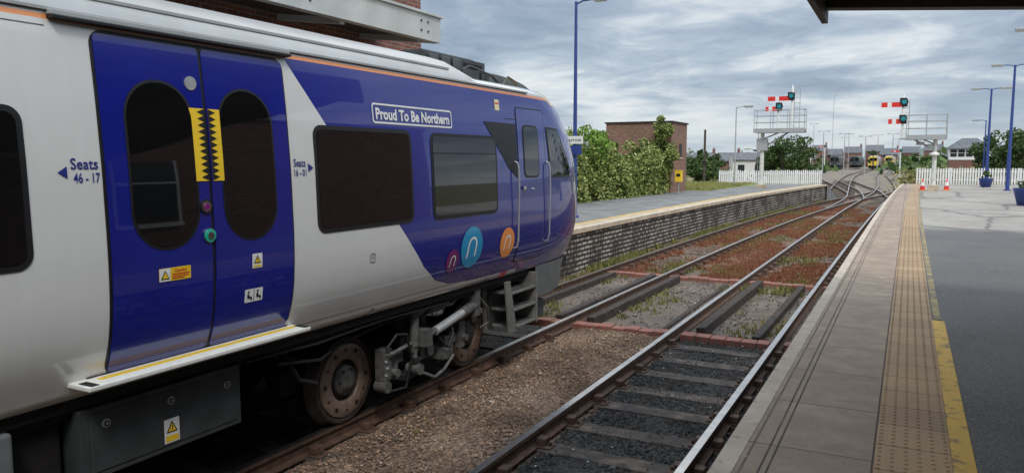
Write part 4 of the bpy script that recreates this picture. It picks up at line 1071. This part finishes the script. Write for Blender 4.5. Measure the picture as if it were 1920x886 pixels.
# ------------------------------------------------------------------ LAMPS
def lamp(loc, h, arms, mat, label, head=.45, r=.06, grp='station lamp posts'):
    T = thing('lamp_post', label, 'lamp post', loc, grp); x, y, z = loc
    b = B(); b.cyl((x, y, z), (x, y, z+h*.3), r*1.25, mat, 12, r*1.1); b.cyl((x, y, z+h*.3), (x, y, z+h), r, mat, 12, r*.65); b.cyl((x, y, z), (x, y, z+.05), r*2.2, mat, 12); b.build('post', T)
    for s in arms:
        b = B(); b.tube([(x, y, z+h-.08), (x+s*.2, y, z+h), (x+s*.55, y, z+h+.02)], .025, mat, 8); a = b.build('lamp_arm', T)
        b = B(); c0 = x+s*.5; c1 = x+s*(.5+head)
        xs_ = sorted((c0, c1)); b.box(xs_[0], xs_[1], y-.11, y+.11, z+h-.02, z+h+.09, M['steel'])
        b.box(xs_[0]+.05, xs_[1]-.05, y-.09, y+.09, z+h-.06, z+h-.021, M['lampglass']); b.build('lamp_head', T, bevel=.02)
    return T
la = lamp((-8.55, 20.35, ZP), 6.1, (1,), M['postblue'], 'tall dark blue lamp post carrying a station name sign', .45, .06)
lamp((4.8, 49, ZP), 6.7, (-1, 1), M['postblue'], 'tall dark blue lamp post with two lamp heads', .6, .085)
lamp((4.3, 55.5, ZP), 6.0, (-1, 1), M['postblue'], 'dark blue lamp post with two lamp heads above a planter', .6, .08)
lamp((4.35, 34, ZP), 6.4, (-1, 1), M['postblue'], 'tall dark blue lamp post with two lamp heads', .6, .085)
lamp((6.3, 85, -.3), 6.6, (-1,), M['postblue'], 'slender blue lamp post with one arm', .7, .07)
lamp((-10.5, 53, ZP), 5.2, (1,), M['steel'], 'slender grey lamp post with one arm beside the platform', .6, .05)
for (x, y, h) in ((-14, 150, 8), (-11.5, 165, 8), (-7, 150, 7), (-3, 170, 8), (-13, 200, 9), (-7, 210, 9), (-2.5, 215, 8), (-16, 230, 9), (2, 190, 8), (-22, 210, 12), (-25, 300, 26)):
    lamp((x, y, -.24), h, (-1, 1), M['steel'], 'pale steel yard lighting column', .6, .09, grp='yard lighting columns')
b = B(); b.cyl((-13.75, 58, 0), (-13.75, 58, 4.8), .11, M['bark'], 10, .08); b.cyl((-13.75, 58, 4.8), (-13.75, 58, 4.86), .1, M['bark'], 10, .02); b.box(-13.9, -13.6, 57.87, 57.9, 2.2, 2.5, M['black']); meta(b.build('timber_pole', loc=(-13.75, 58, 0)), 'plain weathered timber pole beside the grass', 'pole')
sg = thing('station_sign', 'white station name board fixed to the blue lamp post', 'sign', (-8.55, 20.2, 3.2))
b = B(); b.box(-8.82, -8.26, 20.22, 20.25, 3.02, 3.24, M['white']); b.build('sign_board', sg, bevel=.003)
me = text_curve('Barrow', .15, .001, width=.48)
for v in me.vertices: v.co = Vector((v.co.x-8.54, 20.217, v.co.y+3.13))-Vector((-8.55, 20.2, 3.2))
me.materials.append(M['black']); o = bpy.data.objects.new('lettering', me); col.objects.link(o); o.parent = sg
b = B(); b.box(-8.8, -8.3, 20.22, 20.245, 2.72, 2.98, M['postblue']); b.build('lower_panel', sg)

def planter(loc, s, label):
    T = thing('planter', label, 'planter', loc, 'blue planters'); x, y, z = loc
    b = B(); b.lathe([(0, 0), (.22*s, 0), (.33*s, .42*s), (.35*s, .45*s), (.3*s, .45*s), (.28*s, .38*s), (0, .38*s)], loc, (0, 0, 1), M['postblue'], 20); b.build('pot', T)
    V, F = foliage_clumps((x, y, z+.62*s), .32*s, .32*s, .25*s, 10, 700, .04); raw_mesh('plant', V, F, M['leaf'], T, loc)
planter((4.25, 54.9, ZP), 1.2, 'blue planter at the foot of a lamp post'); planter((3.9, 33.3, ZP), 1.4, 'blue planter with leafy plant on the platform')
for (x, y) in ((.72, 47.5), (1.9, 48.2)):
    T = thing('traffic_cone', 'orange traffic cone with white band beside the signal post', 'traffic cone', (x, y, ZP), 'traffic cones')
    b = B(); b.box(x-.19, x+.19, y-.19, y+.19, ZP, ZP+.04, M['orange']); b.lathe([(.14, .04), (.10, .25)], (x, y, ZP), (0, 0, 1), M['redlamp'], 16); b.lathe([(.101, .25), (.055, .45)], (x, y, ZP), (0, 0, 1), M['redlamp'], 16); b.lathe([(.055, .45), (.02, .62), (0, .62)], (x, y, ZP), (0, 0, 1), M['redlamp'], 16); b.build('cone_body', T)
    b = B(); b.lathe([(.104, .25), (.059, .45)], (x, y, ZP), (0, 0, 1), M['white'], 16); b.build('reflective_band', T)

# ------------------------------------------------------------------ SEMAPHORE SIGNALS
def arm(T, mx, y, z, L, stripe):
    b = B(); y0 = y-.12
    b.box(mx-L, mx-.02, y0-.012, y0, z-.13, z+.13, M['redlamp']); a = b.build('signal_arm', T)
    b = B(); b.box(mx-L+stripe, mx-L+stripe+.2, y0-.017, y0-.013, z-.131, z+.131, M['white']); b.build('arm_stripe', a, loc=T['base'])
    b = B(); b.box(mx-.05, mx+.22, y0-.02, y0, z-.12, z+.3, M['black']); b.cyl((mx+.05, y0-.06, z+.14), (mx+.05, y0+.05, z+.14), .2, M['black'], 20); b.box(mx-.16, mx+.16, y0+.06, y0+.3, z-.02, z+.36, M['black']); s = b.build('spectacle_plate', T)
    b = B(); b.cyl((mx+.05, y0-.062, z+.14), (mx+.05, y0-.085, z+.14), .12, M['lensgreen'], 20); b.build('signal_lens', s, loc=T['base'])
def cage(b, x0, x1, y0, y1, z, h, m):
    b.box(x0, x1, y0, y1, z-.12, z, m); b.box(x0-.03, x1+.03, y0-.04, y0, z-.22, z+.03, m); b.box(x0-.03, x1+.03, y1, y1+.04, z-.22, z+.03, m)
    nx_ = max(2, int((x1-x0)/.7))
    for k in range(nx_+1):
        x = x0+(x1-x0)*k/nx_
        for y in (y0, y1): b.cyl((x, y, z), (x, y, z+h), .02, m, 6)
    for zz in (.35, .7, 1.0):
        z2 = z+h*zz
        for y in (y0, y1): b.cyl((x0, y, z2), (x1, y, z2), .018, m, 6)
        for x in (x0, x1): b.cyl((x, y0, z2), (x, y1, z2), .018, m, 6)
def ladder(b, x, y, z0, z1, m):
    b.cyl((x-.15, y, z0), (x-.15, y, z1), .018, m, 6); b.cyl((x+.15, y, z0), (x+.15, y, z1), .018, m, 6); z = z0+.15
    while z < z1: b.cyl((x-.15, y, z), (x+.15, y, z), .012, m, 6); z += .28
S_ = M['steel']
X, Y, Z = -7.75, 47.0, ZP
T = thing('semaphore_signal', 'bracket semaphore signal with two red arms and railed steel gallery', 'railway signal', (X, Y, Z), 'semaphore signals')
b = B(); b.cyl((X, Y, Z), (X, Y, Z+3.3), .13, M['whiteold'], 14, .11); b.box(X-.28, X+.28, Y-.28, Y+.28, Z, Z+.2, M['conc']); b.build('post', T)
b = B(); cage(b, X-.42, X+2.35, Y-.5, Y+.4, Z+3.45, 1.1, S_); b.build('gallery', T)
b = B(); b.cyl((X+.08, Y, Z+2.4), (X+1.5, Y, Z+3.28), .05, S_, 8); b.cyl((X+.08, Y, Z+2.9), (X+1.0, Y, Z+3.28), .04, S_, 8); b.box(X-.3, X+.3, Y-.2, Y+.2, Z+2.2, Z+2.9, M['steel']); b.build('bracket', T)
b = B(); b.cyl((X+1.6, Y, Z+3.3), (X+1.6, Y, Z+5.75), .07, M['white'], 12); b.cyl((X+1.6, Y, Z+5.75), (X+1.6, Y, Z+6.0), .06, M['white'], 10, .01); ladder(b, X+1.85, Y+.15, Z+3.4, Z+5.8, S_); b.build('mast', T)
b = B(); b.cyl((X+.85, Y, Z+3.4), (X+.85, Y, Z+5.0), .06, M['white'], 12); b.build('mast', T)
b = B(); b.tube([(X+1.6, Y, Z+5.5), (X+1.95, Y, Z+5.75), (X+2.0, Y, Z+6.1)], .015, S_); b.build('cable', T)
arm(T, X+1.5, Y, Z+5.2, 1.25, .42); arm(T, X+.85, Y, Z+4.62, .72, .18)
b = B(); ladder(b, X-.15, Y+.35, Z, Z+3.4, S_); b.build('ladder', T)
X, Y = 1.2, 46.5
T = thing('semaphore_signal', 'bracket semaphore signal with two red arms standing on the platform end', 'railway signal', (X, Y, Z), 'semaphore signals')
b = B(); b.cyl((X, Y, Z), (X, Y, Z+2.85), .12, M['whiteold'], 14, .1); b.box(X-.25, X+.25, Y-.25, Y+.25, Z, Z+.3, M['conc']); b.lathe([(0, 0), (.22, .05), (.24, .16), (.05, .22)], (X-.02, Y-.16, Z+1.85), (0, 0, 1), M['white'], 16); b.build('post', T)
b = B(); cage(b, X-1.4, X+.5, Y-.45, Y+.45, Z+2.95, 1.1, S_); b.build('gallery', T)
b = B(); b.cyl((X-.06, Y, Z+2.2), (X-1.1, Y, Z+2.8), .045, S_, 8); b.cyl((X-.06, Y, Z+2.5), (X-.7, Y, Z+2.8), .035, S_, 8); b.box(X-.9, X-.5, Y-.1, Y+.1, Z+2.45, Z+2.62, S_); b.box(X-.35, X-.1, Y-.15, Y+.15, Z+2.2, Z+2.5, S_); b.box(X-1.75, X+.4, Y-.12, Y+.12, Z+2.75, Z+2.83, S_); b.build('bracket', T)
b = B(); b.cyl((X-1.6, Y, Z+2.75), (X-1.6, Y, Z+5.0), .065, M['white'], 12); b.cyl((X-1.6, Y, Z+5.0), (X-1.6, Y, Z+5.25), .05, M['white'], 10, .01); ladder(b, X-1.45, Y+.15, Z+2.9, Z+4.9, S_); b.build('mast', T)
arm(T, X-1.62, Y, Z+4.62, 1.05, .3); arm(T, X-1.62, Y, Z+3.72, .68, .18)
for (x, y, h) in ((9.0, 108, 5.2), (-15, 140, 5), (-1.2, 130, 4.5), (-16, 175, 6)):
    T = thing('semaphore_signal', 'slim white semaphore signal with a single red arm', 'railway signal', (x, y, -.24), 'semaphore signals')
    b = B(); b.cyl((x, y, -.24), (x, y, h), .09, M['white'], 10); b.build('mast', T); arm(T, x, y, h-.6, 1.2, .3)

# ------------------------------------------------------------------ DISTANT TRAINS
def dtrain(x, y, label, yel=True):
    T = thing('parked_train', label, 'train', (x, y, 0), 'trains parked in the yard')
    pf = [(-1.35, .95), (-1.42, 1.7), (-1.36, 3.0), (-1.1, 3.6), (-.5, 3.85), (.5, 3.85), (1.1, 3.6), (1.36, 3.0), (1.42, 1.7), (1.35, .95)]
    vs = []
    for yy, s in ((0, .93), (.35, 1), (23, 1)):
        for a, z in pf: vs.append((x+a*s, y+yy, .95+(z-.95)*s))
    n = len(pf); fs = [(k*n+i, (k+1)*n+i, (k+1)*n+(i+1) % n, k*n+(i+1) % n) for k in range(2) for i in range(n)]
    b = B(); b.add(vs, fs, M['undergrey'] if not yel else M['silver']); b.add(vs[2*n:], [tuple(range(n))], M['silver']); b.build('car_body', T)
    b = B(); b.add([(a[0], a[1]-.005, a[2]) for a in vs[:n]], [tuple(reversed(range(n)))], M['yellow'] if yel else M['boxgrey']); b.build('cab_front', T)
    for s in (-.62, .62):
        b = B(); b.box(x+s-.42, x+s+.42, y-.05, y-.01, 2.3, 3.15, M['glassin']); b.build('windscreen', T)
    b = B(); b.box(x-.16, x+.16, y-.12, y-.01, 1.0, 3.4, M['boxgrey']); b.build('gangway', T)
    for s in (-.95, .95):
        b = B(); b.cyl((x+s, y-.05, 1.5), (x+s, y-.01, 1.5), .12, M['lampglass'], 10); b.build('headlight', T)
    b = B(); b.box(x-1.2, x+1.2, y+.3, y+22.5, .2, .95, M['matblack']); b.cyl((x-.8, y-.1, 1.0), (x-.8, y-.5, 1.0), .18, M['black']); b.cyl((x+.8, y-.1, 1.0), (x+.8, y-.5, 1.0), .18, M['black']); b.build('underframe', T)
dtrain(-9.1, 242, 'grey passenger train with yellow cab front parked in the yard'); dtrain(-5.05, 246, 'grey passenger train with yellow cab front parked in the yard')
dtrain(-18.9, 236, 'dark grey train parked in the yard', False)
dtrain(-14.5, 250, 'dark grey train parked in the yard', False)

# ------------------------------------------------------------------ WORLD + LIGHT
w = bpy.data.worlds.new('World'); scene.world = w; w.use_nodes = True
nt = w.node_tree; nt.nodes.clear()
out = nt.nodes.new('ShaderNodeOutputWorld'); bg = nt.nodes.new('ShaderNodeBackground'); nt.links.new(bg.outputs[0], out.inputs[0])
class W(NT):
    def __init__(s): s.t = nt
ww = W()
sky = ww.n('ShaderNodeTexSky', sky_type='NISHITA'); sky.sun_disc = False
SE, SR = math.radians(50), math.radians(140)
sky.sun_elevation = SE; sky.sun_rotation = SR
tc = ww.n('ShaderNodeTexCoord').outputs['Generated']
x, y, z = ww.xyz(tc)
zc = ww.math('MAXIMUM', z, 0.0)
dz = ww.math('ADD', zc, .13)
vec = ww.comb(ww.math('DIVIDE', x, dz), ww.math('DIVIDE', y, dz), 9.4)
warp = ww.math('MULTIPLY', ww.noise(1.1, 3, vec), .9)
vec2 = ww.comb(ww.math('ADD', ww.math('DIVIDE', x, dz), warp), ww.math('DIVIDE', y, dz), 9.4)
big = ww.noise(.6, 3, vec2, .5); fine = ww.noise(1.7, 10, vec2, .6)
m = ww.math('ADD', ww.math('MULTIPLY', big, .6), ww.math('MULTIPLY', fine, .45))
cloud = ww.ramp(m, [(.42, (.27, .345, .455)), (.48, (.36, .44, .55)), (.53, (.48, .56, .65)), (.575, (.68, .74, .79)), (.63, (.88, .90, .91))])
hz = ww.ramp(zc, [(0, (.58, .66, .72)), (.05, (.53, .62, .70)), (.14, (.42, .49, .57))])
hf = ww.ramp(zc, [(0., .75), (.04, .45), (.10, .0)])
cloud = ww.mix(hf, cloud, hz)
vm = ww.n('ShaderNodeVectorMath', operation='SCALE'); ww.put(vm.inputs[0], cloud)
zs_ = ww.math('MULTIPLY_ADD', ww.math('MULTIPLY', ww.math('SUBTRACT', zc, .27, clamp=True), 3.0, clamp=True), 1.5, 1.03)
ww.put(vm.inputs['Scale'], zs_)
nsk = ww.mix(1.0, sky.outputs[0], (.1, .1, .1), 'MULTIPLY')
colr = ww.mix(.9, nsk, vm.outputs[0])
ww.put(bg.inputs[0], colr); bg.inputs[1].default_value = 1.0
sun = bpy.data.lights.new('Sun', 'SUN'); sun.energy = 1.5; sun.angle = math.radians(12); sun.color = (1, .94, .85)
so = bpy.data.objects.new('sun', sun); col.objects.link(so)
d = Vector((math.sin(SR)*math.cos(SE), math.cos(SR)*math.cos(SE), math.sin(SE)))
so.rotation_euler = d.to_track_quat('Z', 'Y').to_euler(); so.location = (0, 0, 30)

# ------------------------------------------------------------------ CAMERA
cam = bpy.data.cameras.new('Camera'); cam.lens = 26.68; cam.sensor_width = 36; cam.clip_end = 4000; cam.clip_start = .05
co = bpy.data.objects.new('camera', cam); col.objects.link(co); co.location = (0, 0, 2.56)
co.rotation_euler = (math.radians(90-5.74), 0, math.radians(27.5)); scene.camera = co
for o in bpy.data.objects:
    if 'base' in o: del o['base']
